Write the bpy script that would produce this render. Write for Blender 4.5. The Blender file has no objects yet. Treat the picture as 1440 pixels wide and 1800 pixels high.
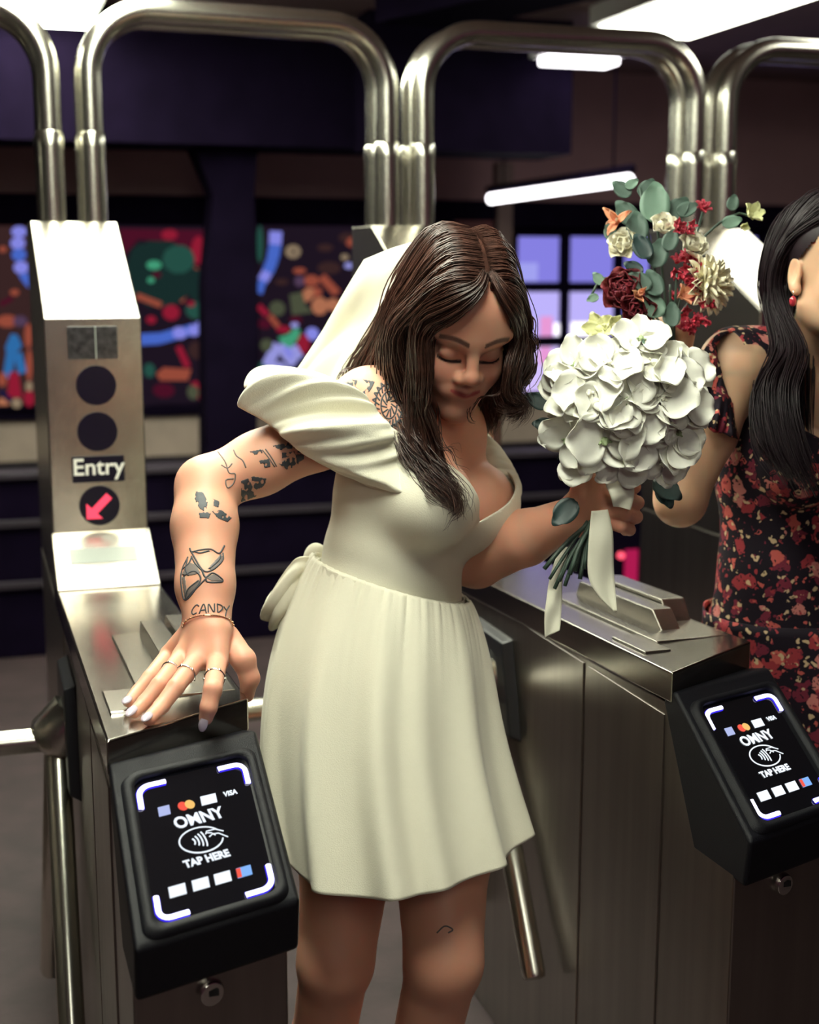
import bpy, bmesh, math, random
import numpy as np
from mathutils import Vector, Matrix
from mathutils.bvhtree import BVHTree
rng = np.random.default_rng(7); random.seed(7)
SC = bpy.context.scene
COL = SC.collection

# ------------------------------------------------------------------ camera
FPX = 2421.0; YAW = .3058; PITCH = .1739
CAMPOS = np.array([0, 0, 1.609])
_cy, _sy, _cp, _sp = math.cos(YAW), math.sin(YAW), math.cos(PITCH), math.sin(PITCH)
FW = np.array([_sy*_cp, _cy*_cp, -_sp]); RT = np.array([_cy, -_sy, 0.]); UPV = np.cross(RT, FW)
def at(x, y, d):                     # a point measured in the photograph (1440x1800) put at its distance d
    return CAMPOS + (FW + RT*(x-720)/FPX + UPV*(900-y)/FPX)*d
def ony(x, y, Y):
    r = FW + RT*(x-720)/FPX + UPV*(900-y)/FPX
    return CAMPOS + r*(Y/r[1])
cam_d = bpy.data.cameras.new('camera'); cam = bpy.data.objects.new('camera', cam_d); COL.objects.link(cam)
cam_d.sensor_fit = 'VERTICAL'; cam_d.sensor_height = 36; cam_d.sensor_width = 36; cam_d.lens = FPX/1800*36
cam.matrix_world = Matrix(((RT[0], UPV[0], -FW[0], 0), (RT[1], UPV[1], -FW[1], 0), (RT[2], UPV[2], -FW[2], CAMPOS[2]), (0, 0, 0, 1)))
cam_d.clip_start = .02; cam_d.clip_end = 100
cam_d.dof.use_dof = True; cam_d.dof.focus_distance = 2.02; cam_d.dof.aperture_fstop = 3.2
SC.camera = cam
# ------------------------------------------------------------------ world, exposure
w = bpy.data.worlds.new('world'); SC.world = w; w.use_nodes = True
bg = w.node_tree.nodes['Background']; bg.inputs[0].default_value = (.50, .13, .26, 1); bg.inputs[1].default_value = .13
vs = SC.view_settings; vs.view_transform = 'Standard'; vs.look = 'None'; vs.exposure = 0.12; vs.gamma = 1; vs.use_curve_mapping = False

# ------------------------------------------------------------------ materials
MATS = {}
def mat(name, col=(.8, .8, .8), rough=.5, metal=0., emit=None, estr=0., var=0., vscale=8., bump=0., bscale=200., spec=.5, sss=0., sssr=(1, .3, .15), stretch=None, trans=0., sheen=0., coat=0.):
    m = bpy.data.materials.new(name); m.use_nodes = True; nt = m.node_tree; b = nt.nodes['Principled BSDF']
    b.inputs['Base Color'].default_value = (*col, 1); b.inputs['Roughness'].default_value = rough; b.inputs['Metallic'].default_value = metal
    b.inputs['Specular IOR Level'].default_value = spec
    if sss: b.inputs['Subsurface Weight'].default_value = sss; b.inputs['Subsurface Radius'].default_value = sssr; b.inputs['Subsurface Scale'].default_value = .012
    if trans: b.inputs['Transmission Weight'].default_value = trans
    if sheen: b.inputs['Sheen Weight'].default_value = sheen
    if coat: b.inputs['Coat Weight'].default_value = coat; b.inputs['Coat Roughness'].default_value = .05
    if emit: b.inputs['Emission Color'].default_value = (*emit, 1); b.inputs['Emission Strength'].default_value = estr
    tc = nt.nodes.new('ShaderNodeTexCoord'); mp = nt.nodes.new('ShaderNodeMapping'); nt.links.new(tc.outputs['Object'], mp.inputs[0])
    if stretch: mp.inputs['Scale'].default_value = stretch
    if var:
        n = nt.nodes.new('ShaderNodeTexNoise'); n.inputs['Scale'].default_value = vscale; n.inputs['Detail'].default_value = 6
        nt.links.new(mp.outputs[0], n.inputs['Vector'])
        r = nt.nodes.new('ShaderNodeValToRGB'); r.color_ramp.elements[0].position = .3; r.color_ramp.elements[1].position = .7
        r.color_ramp.elements[0].color = (*[max(0, c*(1-var)) for c in col], 1); r.color_ramp.elements[1].color = (*[min(1, c*(1+var)) for c in col], 1)
        nt.links.new(n.outputs['Fac'], r.inputs[0]); nt.links.new(r.outputs[0], b.inputs['Base Color'])
    if bump:
        n2 = nt.nodes.new('ShaderNodeTexNoise'); n2.inputs['Scale'].default_value = bscale; n2.inputs['Detail'].default_value = 3
        nt.links.new(mp.outputs[0], n2.inputs['Vector'])
        bp = nt.nodes.new('ShaderNodeBump'); bp.inputs['Strength'].default_value = bump; bp.inputs['Distance'].default_value = .002
        nt.links.new(n2.outputs['Fac'], bp.inputs['Height']); nt.links.new(bp.outputs[0], b.inputs['Normal'])
    MATS[name] = m
    return m
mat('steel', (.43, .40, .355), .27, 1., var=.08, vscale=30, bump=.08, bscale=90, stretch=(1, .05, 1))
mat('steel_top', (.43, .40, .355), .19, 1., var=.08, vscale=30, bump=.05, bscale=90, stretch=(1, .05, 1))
mat('steel_shaded', (.33, .30, .275), .30, 1., var=.10, vscale=30, bump=.08, bscale=90, stretch=(1, 1, .05))  # same steel, base colour darkened to imitate the dim reflections on the flanks
mat('steel_pipe', (.62, .60, .53), .24, 1., var=.04, vscale=60, stretch=(1, 1, .05))
mat('chrome', (.75, .74, .70), .12, 1.)
mat('black_plastic', (.005, .005, .008), .42, 0, spec=.25, bump=.5, bscale=900)
mat('black_gloss', (.004, .004, .006), .06, 0, coat=.5)
mat('black_paint', (.010, .010, .013), .35)
mat('lens_black', (.006, .004, .012), .3, spec=.2)
mat('lcd', (.030, .028, .030), .2, var=.5, vscale=60)
mat('white_print', (.75, .74, .68), .5)
mat('grey_lcd', (.33, .36, .33), .25)
mat('slot_black', (.005, .005, .005), .7)
def emis(name, col, s): return mat(name, (0, 0, 0), .5, emit=col, estr=s, spec=0.)
emis('screen_white', (.85, .92, 1), 1.1); emis('screen_red', (1, .12, .08), .9); emis('screen_yellow', (1, .60, .18), .9); emis('screen_blue', (.25, .5, 1), .9)
emis('screen_pale', (.55, .62, 1), .8)
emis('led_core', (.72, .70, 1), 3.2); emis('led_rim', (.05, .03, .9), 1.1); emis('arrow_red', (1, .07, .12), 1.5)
emis('tube_light', (.97, 1, .82), 22.0); emis('tube_soft', (1, 1, .86), 8.0); emis('tube_far', (1, .95, 1), 5.0)

# ------------------------------------------------------------------ mesh helpers
def link(o, parent=None, **kw):
    COL.objects.link(o)
    if parent is not None: o.parent = parent
    for k, v in kw.items(): o[k] = v
    return o
def mobj(name, verts, faces, m, parent=None, smooth=False, **kw):
    me = bpy.data.meshes.new(name)
    if isinstance(verts, np.ndarray): verts = verts.tolist()
    if isinstance(faces, np.ndarray): faces = faces.tolist()
    me.from_pydata(verts, [], faces)
    me.materials.append(MATS[m] if isinstance(m, str) else m)
    if smooth: me.polygons.foreach_set('use_smooth', [True]*len(me.polygons))
    me.update()
    return link(bpy.data.objects.new(name, me), parent, **kw)
def empty(name, loc=(0, 0, 0), rz=0, **kw):
    o = bpy.data.objects.new(name, None); o.location = loc; o.rotation_euler = (0, 0, rz); o.empty_display_size = .1
    return link(o, None, **kw)
def bmobj(name, bm, m, parent=None, bevel=0, seg=2, smooth=False, **kw):
    if bevel:
        bmesh.ops.bevel(bm, geom=bm.edges[:], offset=bevel, segments=seg, affect='EDGES', profile=.5, clamp_overlap=True)
    bmesh.ops.recalc_face_normals(bm, faces=bm.faces[:])
    me = bpy.data.meshes.new(name); bm.to_mesh(me); bm.free(); me.materials.append(MATS[m] if isinstance(m, str) else m)
    if smooth:
        me.polygons.foreach_set('use_smooth', [True]*len(me.polygons))
        me.set_sharp_from_angle(angle=1.2)
    o = bpy.data.objects.new(name, me)
    if smooth and bevel:
        wm = o.modifiers.new('face_normals', 'WEIGHTED_NORMAL'); wm.keep_sharp = True; wm.weight = 100
    return link(o, parent, **kw)
def hexa(bm, c8):                    # eight corners: bottom 4 (ccw), top 4
    v = [bm.verts.new(p) for p in c8]
    for f in ((3, 2, 1, 0), (4, 5, 6, 7), (0, 1, 5, 4), (1, 2, 6, 5), (2, 3, 7, 6), (3, 0, 4, 7)): bm.faces.new([v[i] for i in f])
def box(bm, x0, x1, y0, y1, z0, z1):
    hexa(bm, [(x0, y0, z0), (x1, y0, z0), (x1, y1, z0), (x0, y1, z0), (x0, y0, z1), (x1, y0, z1), (x1, y1, z1), (x0, y1, z1)])
def boxo(name, x0, x1, y0, y1, z0, z1, m, parent=None, bevel=.003, **kw):
    bm = bmesh.new(); box(bm, x0, x1, y0, y1, z0, z1); return bmobj(name, bm, m, parent, bevel, smooth=True, **kw)
def prism(name, A, B, m, parent=None, bevel=0, **kw):   # A, B: matching polygons (lists of 3D points)
    bm = bmesh.new(); a = [bm.verts.new(p) for p in A]; b = [bm.verts.new(p) for p in B]; n = len(A)
    bm.faces.new(a[::-1]); bm.faces.new(b)
    for i in range(n): bm.faces.new((a[i], a[(i+1) % n], b[(i+1) % n], b[i]))
    return bmobj(name, bm, m, parent, bevel, smooth=bool(bevel), **kw)
def frames(P):
    P = np.asarray(P, float); T = np.gradient(P, axis=0); T /= np.linalg.norm(T, axis=1)[:, None]+1e-12
    up = np.array([0, 0, 1.]) if abs(T[0][2]) < .9 else np.array([1., 0, 0])
    N = np.zeros_like(P); n = up-T[0]*up.dot(T[0]); n /= np.linalg.norm(n); N[0] = n
    for i in range(1, len(P)):
        n = N[i-1]-T[i]*N[i-1].dot(T[i]); n /= np.linalg.norm(n)+1e-12; N[i] = n
    return P, T, N, np.cross(T, N)
def tube(P, r, sides=10, caps=True):
    P, T, N, B = frames(P); n = len(P); r = np.broadcast_to(r, (n,))
    a = np.arange(sides)*2*math.pi/sides
    V = P[:, None, :]+r[:, None, None]*(np.cos(a)[None, :, None]*N[:, None, :]+np.sin(a)[None, :, None]*B[:, None, :])
    V = V.reshape(-1, 3); Fc = []
    for i in range(n-1):
        for j in range(sides):
            k = (j+1) % sides; Fc.append((i*sides+j, i*sides+k, (i+1)*sides+k, (i+1)*sides+j))
    if caps: Fc.append(tuple(range(sides))[::-1]); Fc.append(tuple(range((n-1)*sides, n*sides)))
    return V, Fc
def tubeo(name, P, r, m, parent=None, sides=12, **kw):
    V, Fc = tube(P, r, sides); o = mobj(name, V, Fc, m, parent, True, **kw); o.data.set_sharp_from_angle(angle=.9); return o
def joinvf(lst):
    V = []; Fc = []; o = 0
    for v, f in lst:
        V.append(np.asarray(v, float).reshape(-1, 3)); Fc += [tuple(int(i)+o for i in q) for q in f]; o += len(V[-1])
    return np.concatenate(V), Fc
def spline(P, n):                    # Catmull-Rom through P, n samples
    P = np.asarray(P, float)
    if len(P) == 2: t = np.linspace(0, 1, n)[:, None]; return P[0]*(1-t)+P[1]*t
    Q = np.vstack([2*P[0]-P[1], P, 2*P[-1]-P[-2]]); m = len(P)-1
    t = np.linspace(0, m, n); i = np.minimum(t.astype(int), m-1); f = (t-i)[:, None]
    a, b, c, d = Q[i], Q[i+1], Q[i+2], Q[i+3]
    return .5*((2*b)+(-a+c)*f+(2*a-5*b+4*c-d)*f**2+(-a+3*b-3*c+d)*f**3)
def copy_tree(o, parent=None, **kw):
    c = o.copy(); COL.objects.link(c); c.parent = parent
    for k, v in kw.items(): c[k] = v
    for ch in [x for x in o.children]: copy_tree(ch, c)
    return c
def text_mesh(name, s, size, m, parent, M, bold=0., align='CENTER', thick=.0006, italic=0.):
    cu = bpy.data.curves.new(name, 'FONT'); cu.body = s; cu.size = size; cu.align_x = align; cu.align_y = 'CENTER'; cu.offset = bold; cu.extrude = thick; cu.shear = italic
    cu.resolution_u = 3
    t = bpy.data.objects.new(name, cu); COL.objects.link(t)
    bpy.context.view_layer.update()
    me = bpy.data.meshes.new_from_object(t.evaluated_get(bpy.context.evaluated_depsgraph_get()))
    bpy.data.objects.remove(t); bpy.data.curves.remove(cu)
    me.name = name; me.materials.clear(); me.materials.append(MATS[m]); me.transform(M)
    return link(bpy.data.objects.new(name, me), parent)

# ------------------------------------------------------------------ station shell
def slab(name, x0, x1, y0, y1, z0, z1, m, **kw):
    bm = bmesh.new(); box(bm, x0, x1, y0, y1, z0, z1); return bmobj(name, bm, m, None, 0, kind='structure', **kw)
mat('floor_concrete', (.042, .025, .027), .65, var=.35, vscale=7, bump=.4, bscale=60)
mat('ceiling_paint', (.19, .115, .115), .8, var=.12, vscale=3)
mat('ceiling_band', (.30, .17, .18), .8, var=.1, vscale=3)
mat('dark_beam', (.006, .0035, .012), .9, var=.2, spec=.03)
mat('wall_beige', (.42, .33, .27), .6, var=.12, vscale=5)
mat('wall_dark', (.022, .015, .024), .6, var=.3, vscale=3)
mat('pilaster_brown', (.17, .11, .10), .6, var=.1)
YW = 7.5; K = YW/6.5
slab('floor', -6, 10, -4, 16, -.1, 0, 'floor_concrete')
slab('ceiling', -6, 10, -4, YW+.2, 2.72, 2.85, 'ceiling_paint')
# far wall: dark skirting, beige dado, dark frame zone, upper band (openings hold murals and windows)
ZB0, ZB1 = ony(0, 812, YW)[2], ony(0, 738, YW)[2]
ZM0, ZM1 = ony(360, 716, YW)[2], ony(360, 395, YW)[2]
wl = slab('wall_back', -4, 9, YW, YW+.2, 0, ZB0, 'wall_dark')
boxo('dado', -4, 9, YW-.02, YW+.18, ZB0, ZB1, 'wall_beige', wl, 0)
boxo('sill', -4, 9, YW-.06, YW+.18, ZB1, ZM0, 'dark_beam', wl, .004)
boxo('wall_backing', -4, 9, YW+.08, YW+.2, ZM0, 2.3, 'wall_dark', wl, 0)
ZH = ony(300, 345, YW)[2]
boxo('lintel', -4, 9, YW-.08, YW+.1, ZM1, ZH, 'dark_beam', wl, .004)
boxo('frieze', -4, 9, YW-.03, YW+.1, ZH, 2.72, 'ceiling_band', wl, 0)
BZ = ony(300, 818, 5.85)[2]
BA = empty('barrier', (2.5, 5.85, 0), 0, category='barrier', label='low dark metal barrier running below the murals and windows')
boxo('barrier_panel', -6.5, 6.5, 0, .05, 0, BZ-.03, 'dark_beam', BA, .004); boxo('barrier_cap', -6.5, 6.5, -.03, .08, BZ-.03, BZ, 'wall_dark', BA, .006)
for zz_ in (.30, .56): boxo('barrier_rail', -6.5, 6.5, -.03, 0, zz_, zz_+.03, 'wall_dark', BA, .004)
# side and rear walls far away, closing the hall
slab('wall_left', -4.2, -4, -4, YW+.2, 0, 2.72, 'wall_dark')
slab('wall_right', 9, 9.2, -4, YW+.2, 0, 2.72, 'wall_dark')
# ceiling beams
def beam(n, y0, y1, z0, m='dark_beam', x0=-4, x1=9): return slab('ceiling_beam_%d' % n, x0, x1, y0, y1, z0, 2.72, m)
beam(1, 6.25, 6.65, ony(300, 252, 6.25)[2], x1=ony(1006, 200, 6.25)[0])
# second, shorter deep box beam on the right
p0 = ony(782, 265, 6.0); p1 = ony(1006, 168, 6.0)
slab('ceiling_beam_2', p0[0]-.35, p1[0], 6.0, 6.24, p0[2], 2.72, 'dark_beam')
# diagonal dark duct at the top
prism('ceiling_duct', [(1.55, 5.35, 2.55), (2.25, 3.6, 2.55), (2.5, 3.7, 2.55), (1.9, 5.4, 2.55)], [(1.55, 5.35, 2.72), (2.25, 3.6, 2.72), (2.5, 3.7, 2.72), (1.9, 5.4, 2.72)], 'dark_beam', label='dark duct running under the ceiling above the middle rail', category='duct')
# column with flared capital
ca = [ony(x, y, 6.4) for x, y in ((362, 1000), (362, 500), (378, 345), (338, 252), (455, 252), (447, 345), (452, 500), (452, 1000))]
ca[0][2] = 0; ca[-1][2] = 0
prism('station_column', [tuple(p) for p in ca], [(p[0], 6.62, p[2]) for p in ca], 'dark_beam', None, .004, label='dark steel column with flared head between the two stained glass murals', category='column')
# pilaster beside window
q0 = ony(872, 700, YW-.12); q1 = ony(902, 340, YW-.12)
slab('trim_1', q0[0], q1[0], YW-.12, YW, ZB1, 2.2, 'pilaster_brown')
mat('dark_red_panel', (.10, .018, .02), .5, var=.2)
p0 = ony(800, 470, YW-.1); p1 = ony(868, 388, YW-.1)
boxo('dark_red_notice', p0[0], p1[0], YW-.1, YW-.08, p0[2], p1[2], 'dark_red_panel', None, .002, label='small dark red notice board left of the brown pilaster', category='notice')

# ------------------------------------------------------------------ ceiling light fixtures
mat('fixture_white', (.7, .7, .66), .4)
def fixture(x0, x1, y0, y1, z, label, m='tube_light'):
    e = empty('ceiling_light', ((x0+x1)/2, (y0+y1)/2, z), 0, label=label, category='light', group='fluorescent ceiling lights')
    hx, hy = (x1-x0)/2, (y1-y0)/2
    boxo('housing', -hx-.03, hx+.03, -hy-.03, hy+.03, .035, .12, 'fixture_white', e, .004)
    boxo('diffuser', -hx, hx, -hy, hy, 0, .04, m, e, .01)
    return e
fixture(.06, .53, .75, 6.15, 2.60, 'long glowing ceiling light at the top left above the leftmost rail')
fixture(2.62, 3.06, 2.6, 5.62, 2.60, 'wide bright ceiling light slanting into the top right corner', 'tube_soft')
fixture(.06, .53, -2.8, -.5, 2.60, 'unseen ceiling light added behind the camera to brighten the steel fronts', 'tube_soft')  # added lamp, never in view; gives front light on the steel faces
fixture(2.46, 2.79, 5.75, 5.90, 2.50, 'small glowing ceiling light framed inside the second rail', 'tube_far')
# ------------------------------------------------------------------ turnstiles
TW = .205; YF = 1.775; HY = 3.03-YF; TX = (.145, 1.0034, 1.9039); TY = (1.775, 1.83, 1.83)
def make_turnstile():
    T = empty('turnstile', (0, 0, 0), 0, category='turnstile', group='stainless steel fare turnstiles')
    W = TW
    def sk(y, z, x):                # the nose is cut at a slant
        s = .12 if (y <= .001 and z > .9) else (.06 if y <= .001 else 0)
        return (x, y+s*x/W, z)
    prof = [(0, .945), (-.20, .80), (-.20, 0), (1.875, 0), (1.875, .90)]
    prism('body', [sk(y, z, 0) for y, z in prof], [sk(y, z, W) for y, z in prof], 'steel_shaded', T, .004)
    zt = lambda y: 1.0-.0426*y
    tp = [(-.012, .952), (-.012, 1.0), (HY-.15, zt(HY-.15)), (HY-.15, .90)]
    tp = [(-.004, .950), (-.004, 1.0), (HY-.02, zt(HY-.02)), (HY-.02, zt(HY)-.05)]
    prism('top_panel', [sk(y, z, -.004) for y, z in tp], [sk(y, z, W+.004) for y, z in tp], 'steel_top', T, .004)
    # side panel seams and recessed access panels on both flanks
    for x0, x1 in ((-.0025, .001), (W-.001, W+.0025)):
        boxo('side_panel', x0, x1, .02, .30, .06, .925, 'steel_shaded', T, .001)
        boxo('side_panel', x0, x1, .32, .62, .06, .925, 'steel_shaded', T, .001)
        boxo('side_panel', x0, x1, .98, 1.84, .06, .90, 'steel_shaded', T, .001)
    # head
    hp = [(HY, .90), (HY, 1.51), (HY+.42, 1.723), (HY+.62, 1.723), (HY+.62, .90)]
    prism('head', [(0, y, z) for y, z in hp], [(W, y, z) for y, z in hp], 'steel', T, .004)
    dp = [(HY-.165, .952), (HY-.165, .958), (HY+.002, 1.047), (HY+.002, .95)]
    prism('display_panel', [(-.003, y, z) for y, z in dp], [(W+.003, y, z) for y, z in dp], 'steel', T, .002)
    nrm = np.array([0, -.089, .167]); nrm /= np.linalg.norm(nrm)
    a = np.array([0, HY-.165, .958]); b = np.array([0, HY+.002, 1.047]); e = b-a
    def dpt(x, t, h): p = a+e*t+nrm*h; return (x, p[1], p[2])
    prism('display_window', [dpt(.03, .42, .0), dpt(.17, .42, .0), dpt(.17, .68, .0), dpt(.03, .68, .0)], [dpt(.03, .42, .0012), dpt(.17, .42, .0012), dpt(.17, .68, .0012), dpt(.03, .68, .0012)], 'grey_lcd', T)
    # face of the head
    y = HY
    boxo('display_screen', .048, .153, y-.003, y+.004, 1.421, 1.491, 'lcd', T, .001)
    bar = boxo('screen_divider', .106, .108, y-.0042, y, 1.422, 1.490, 'grey_lcd', T, .0003)
    def disc(name, cx, cz, r, m, y0, y1, parent):
        n = 40; A = [(cx+r*math.cos(i*2*math.pi/n), y1, cz+r*math.sin(i*2*math.pi/n)) for i in range(n)]
        B = [(p[0], y0, p[2]) for p in A]; return prism(name, A, B, m, parent, .0008)
    disc('indicator_lens', .1045, 1.365, .0425, 'lens_black', y-.004, y+.004, T)
    disc('indicator_lens', .1035, 1.265, .0425, 'lens_black', y-.004, y+.004, T)
    al = disc('arrow_lens', .102, 1.103, .0435, 'lens_black', y-.004, y+.004, T)
    cx, cz = .102, 1.103
    def arrow():                    # arrow pointing down-left
        L = [(-.030, -.030), (.006, -.030), (-.006, -.018), (.028, .016), (.016, .028), (-.018, -.006), (-.030, .006)]
        A = [(cx+u*.95, y-.0042, cz+v*.95) for u, v in L]; B = [(p[0], y-.0052, p[2]) for p in A]
        return A, B
    A, B = arrow(); prism('arrow', A, B, 'arrow_red', al)
    es = boxo('entry_sign', .047, .158, y-.003, y+.002, 1.155, 1.212, 'lens_black', T, .001)
    text_mesh('lettering', 'Entry', .051, 'white_print', es, Matrix.Translation((.1025, y-.0034, 1.187)) @ Matrix.Rotation(math.pi/2, 4, 'X'), bold=.0007)
    # swipe reader: plate, two rails, slot, sloped end caps
    zz = lambda yy: zt(yy)
    def ramp(name, x0, x1, y0, y1, h, slope, m='steel', z=0):
        P = [(y0, zz(y0)-.002+z), (y0+slope, zz(y0)+h+z), (y1-slope*.4, zz(y1)+h+z), (y1, zz(y1)-.002+z)]
        return prism(name, [(x0, *p) for p in P], [(x1, *p) for p in P], m, T, .002)
    ramp('reader_plate', .062, .200, .17, .62, .005, .004)
    ramp('mount_plate', .012, .060, .115, .24, .004, .003)
    ramp('reader_rail', .108, .146, .24, .60, .030, .040, z=.004)
    ramp('reader_rail', .152, .198, .30, .60, .036, .030, z=.004)
    ramp('card_slot', .146, .152, .27, .60, .010, .004, 'slot_black', z=.004)
    # contactless reader
    def rp(x, t, h):                # face coords: x across 0..1, t down 0..1, h out of the face
        tl = np.array([-.004, -.010, .972]); tr = np.array([W+.004, .060, .972]); bl = np.array([0.000, -.240, .820]); br = bl+(tr-tl)*1.02
        p = (tl*(1-x)+tr*x)*(1-t)+(bl*(1-x)+br*x)*t
        n = np.cross(tr-tl, tl-bl); n /= np.linalg.norm(n); return p+n*h
    bm = bmesh.new()
    f = [rp(0, 0, 0), rp(1, 0, 0), rp(1, 1, 0), rp(0, 1, 0)]
    lo = [f[3]+np.array([.0, .012, -.075]), f[2]+np.array([0, .012, -.075])]
    bkt = [np.array([0, .03, .945]), np.array([W, .15, .945]), np.array([W, -.02, .74]), np.array([0, -.08, .74])]
    v = [bm.verts.new(p) for p in (*f, lo[0], lo[1], *bkt)]
    for q in ((0, 3, 2, 1), (3, 4, 5, 2), (0, 1, 7, 6), (4, 9, 8, 5), (0, 6, 9, 4, 3), (1, 2, 5, 8, 7), (6, 7, 8, 9)): bm.faces.new([v[i] for i in q])
    R = bmobj('fare_reader', bm, 'black_plastic', T, .008, 3, smooth=True)
    def rring(name, x0, x1, t0, t1, rad, wd, h0, h1, m, parent):   # rounded rectangular frame on the face
        def loop(x0, x1, t0, t1, r, h):
            L = []
            for cx, ct, a0 in ((x1-r, t0+r*.7, -90), (x1-r, t1-r*.7, 0), (x0+r, t1-r*.7, 90), (x0+r, t0+r*.7, 180)):
                for k in range(7):
                    a = math.radians(a0+k*15); L.append(rp(cx+r*math.cos(a), ct+.7*r*math.sin(a), h))
            return L
        A = loop(x0, x1, t0, t1, rad, h0); Bo = loop(x0+wd, x1-wd, t0+wd*.7, t1-wd*.7, rad*.8, h1); n = len(A)
        A0 = loop(x0, x1, t0, t1, rad, 0.0005); B0 = loop(x0+wd, x1-wd, t0+wd*.7, t1-wd*.7, rad*.8, 0.0005)
        A2 = loop(x0+wd*.25, x1-wd*.25, t0+wd*.2, t1-wd*.2, rad, h1); V = A0+A2+Bo+B0; Fc = []
        for s in range(3):
            for i in range(n): j = (i+1) % n; Fc.append((s*n+i, s*n+j, (s+1)*n+j, (s+1)*n+i))
        return mobj(name, [tuple(p) for p in V], Fc, m, parent, True)
    rring('bezel', .055, .945, .10, .985, .10, .07, .003, .010, 'black_plastic', R)
    def quad(name, x0, x1, t0, t1, h, m, parent, th=.0006):
        A = [rp(x0, t0, h-th), rp(x1, t0, h-th), rp(x1, t1, h-th), rp(x0, t1, h-th)]; B = [rp(x0, t0, h), rp(x1, t0, h), rp(x1, t1, h), rp(x0, t1, h)]
        return prism(name, [tuple(p) for p in A], [tuple(p) for p in B], m, parent)
    quad('glass_panel', .10, .90, .14, .96, .0025, 'black_gloss', R, .0035)
    # four lit corner marks; the blue rim imitates the glow around each core
    def corner(cx, ct, sx, st, wd, m, h, L=.10):
        r = .07; P = []
        P.append((cx+sx*(r+L), ct)); P.append((cx+sx*r, ct))
        for k in range(1, 7):
            a = math.radians(15*k); P.append((cx+sx*(r-r*math.sin(a)), ct+st*.7*(r-r*math.cos(a))))
        P.append((cx, ct+st*.7*(r+L)))
        path = np.array([rp(x, t, h) for x, t in P])
        return tube(path, wd, 8)
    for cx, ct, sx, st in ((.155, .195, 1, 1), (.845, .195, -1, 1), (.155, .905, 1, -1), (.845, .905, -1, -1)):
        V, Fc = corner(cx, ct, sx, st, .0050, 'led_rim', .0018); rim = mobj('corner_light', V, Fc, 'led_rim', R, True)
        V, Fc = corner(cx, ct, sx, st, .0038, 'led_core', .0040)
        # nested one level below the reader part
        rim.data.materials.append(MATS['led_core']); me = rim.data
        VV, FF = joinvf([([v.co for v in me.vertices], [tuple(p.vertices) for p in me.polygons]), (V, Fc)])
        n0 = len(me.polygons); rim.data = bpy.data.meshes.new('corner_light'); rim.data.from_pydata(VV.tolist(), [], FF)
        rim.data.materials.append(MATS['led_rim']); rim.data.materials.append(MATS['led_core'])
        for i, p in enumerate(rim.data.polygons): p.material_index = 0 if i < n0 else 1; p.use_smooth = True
        bpy.data.meshes.remove(me)
    # screen print
    ex = rp(1, .5, 0)-rp(0, .5, 0); ex /= np.linalg.norm(ex); ez = rp(.5, .5, 1)-rp(.5, .5, 0); ey = rp(.5, 0, 0)-rp(.5, 1, 0); ey -= ez*ey.dot(ez); ey -= ex*ey.dot(ex); ey /= np.linalg.norm(ey)
    ez = np.cross(ex, ey)
    def MT(x, t, h=.0034):
        p = rp(x, t, h); return Matrix(((ex[0], ey[0], ez[0], p[0]), (ex[1], ey[1], ez[1], p[1]), (ex[2], ey[2], ez[2], p[2]), (0, 0, 0, 1)))
    text_mesh('omny_lettering', 'OMNY', .0235, 'screen_white', R, MT(.49, .44), bold=.0007, thick=.0002)
    text_mesh('tap_here_lettering', 'TAP HERE', .0145, 'screen_white', R, MT(.49, .665), bold=.0006, thick=.0002)
    text_mesh('visa_lettering', 'VISA', .0100, 'screen_white', R, MT(.715, .345), bold=.0004, thick=.0002, italic=.25)
    def icon(x, t, wx, wt, m, name='card_icon'): return quad(name, x-wx, x+wx, t-wt, t+wt, .0034, m, R, .0004)
    icon(.29, .352, .036, .026, 'screen_pale'); icon(.575, .350, .050, .026, 'screen_white')
    def cdisc(x, t, r, m, h=.0034):
        c = rp(x, t, h); P = [c+r*(math.cos(a)*ex+math.sin(a)*ey) for a in np.linspace(0, 2*math.pi, 20, endpoint=False)]
        return prism('card_icon', [tuple(p-ez*.0004) for p in P], [tuple(p) for p in P], m, R)
    cdisc(.408, .352, .0068, 'screen_red'); cdisc(.452, .352, .0068, 'screen_yellow', .0037)
    for x in (.285, .425, .56): icon(x, .782, .050, .028, 'screen_white')
    icon(.695, .782, .046, .026, 'screen_blue'); quad('card_icon', .648, .675, .758, .806, .0037, 'screen_red', R, .0003)
    # contactless symbol: oval ring with an open hand-held card and four arcs
    c = rp(.48, .556, .0026); arcs = []
    oval = np.array([c+.030*math.cos(a)*ex+.0185*math.sin(a)*ey for a in np.linspace(.45, 2*math.pi-.30, 40)]); arcs.append(tube(oval, .0011, 5))
    for k, (ox, hh) in enumerate(((-.013, .005), (-.008, .008), (-.003, .0105), (.002, .0125))):
        arcs.append(tube(np.array([c+(ox+.004*math.cos(a))*ex+hh*math.sin(a)*ey for a in np.linspace(-1.1, 1.1, 10)]), .0011, 5))
    for hand in ([(.036, -.006), (.026, .003), (.018, .004), (.012, .001)], [(.034, .004), (.024, .010), (.012, .010), (.009, .006)], [(.010, .008), (.017, .006), (.021, .001)]): arcs.append(tube(np.array([c+u*ex+vv*ey for u, vv in hand]), .0009, 5))
    V, Fc = joinvf(arcs); mobj('contactless_symbol', V, Fc, 'screen_white', R, True)
    # lock under the reader
    lk = np.array([.10, -.163, .715])
    n = 20; A = [(lk[0]+.016*math.cos(i*2*math.pi/n), lk[1]-.005+.06*.5*.016*math.cos(i*2*math.pi/n)/.1, lk[2]+.016*math.sin(i*2*math.pi/n)) for i in range(n)]
    LK = prism('lock', A, [(p[0], p[1]-.012, p[2]) for p in A], 'chrome', T, .002)
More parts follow.
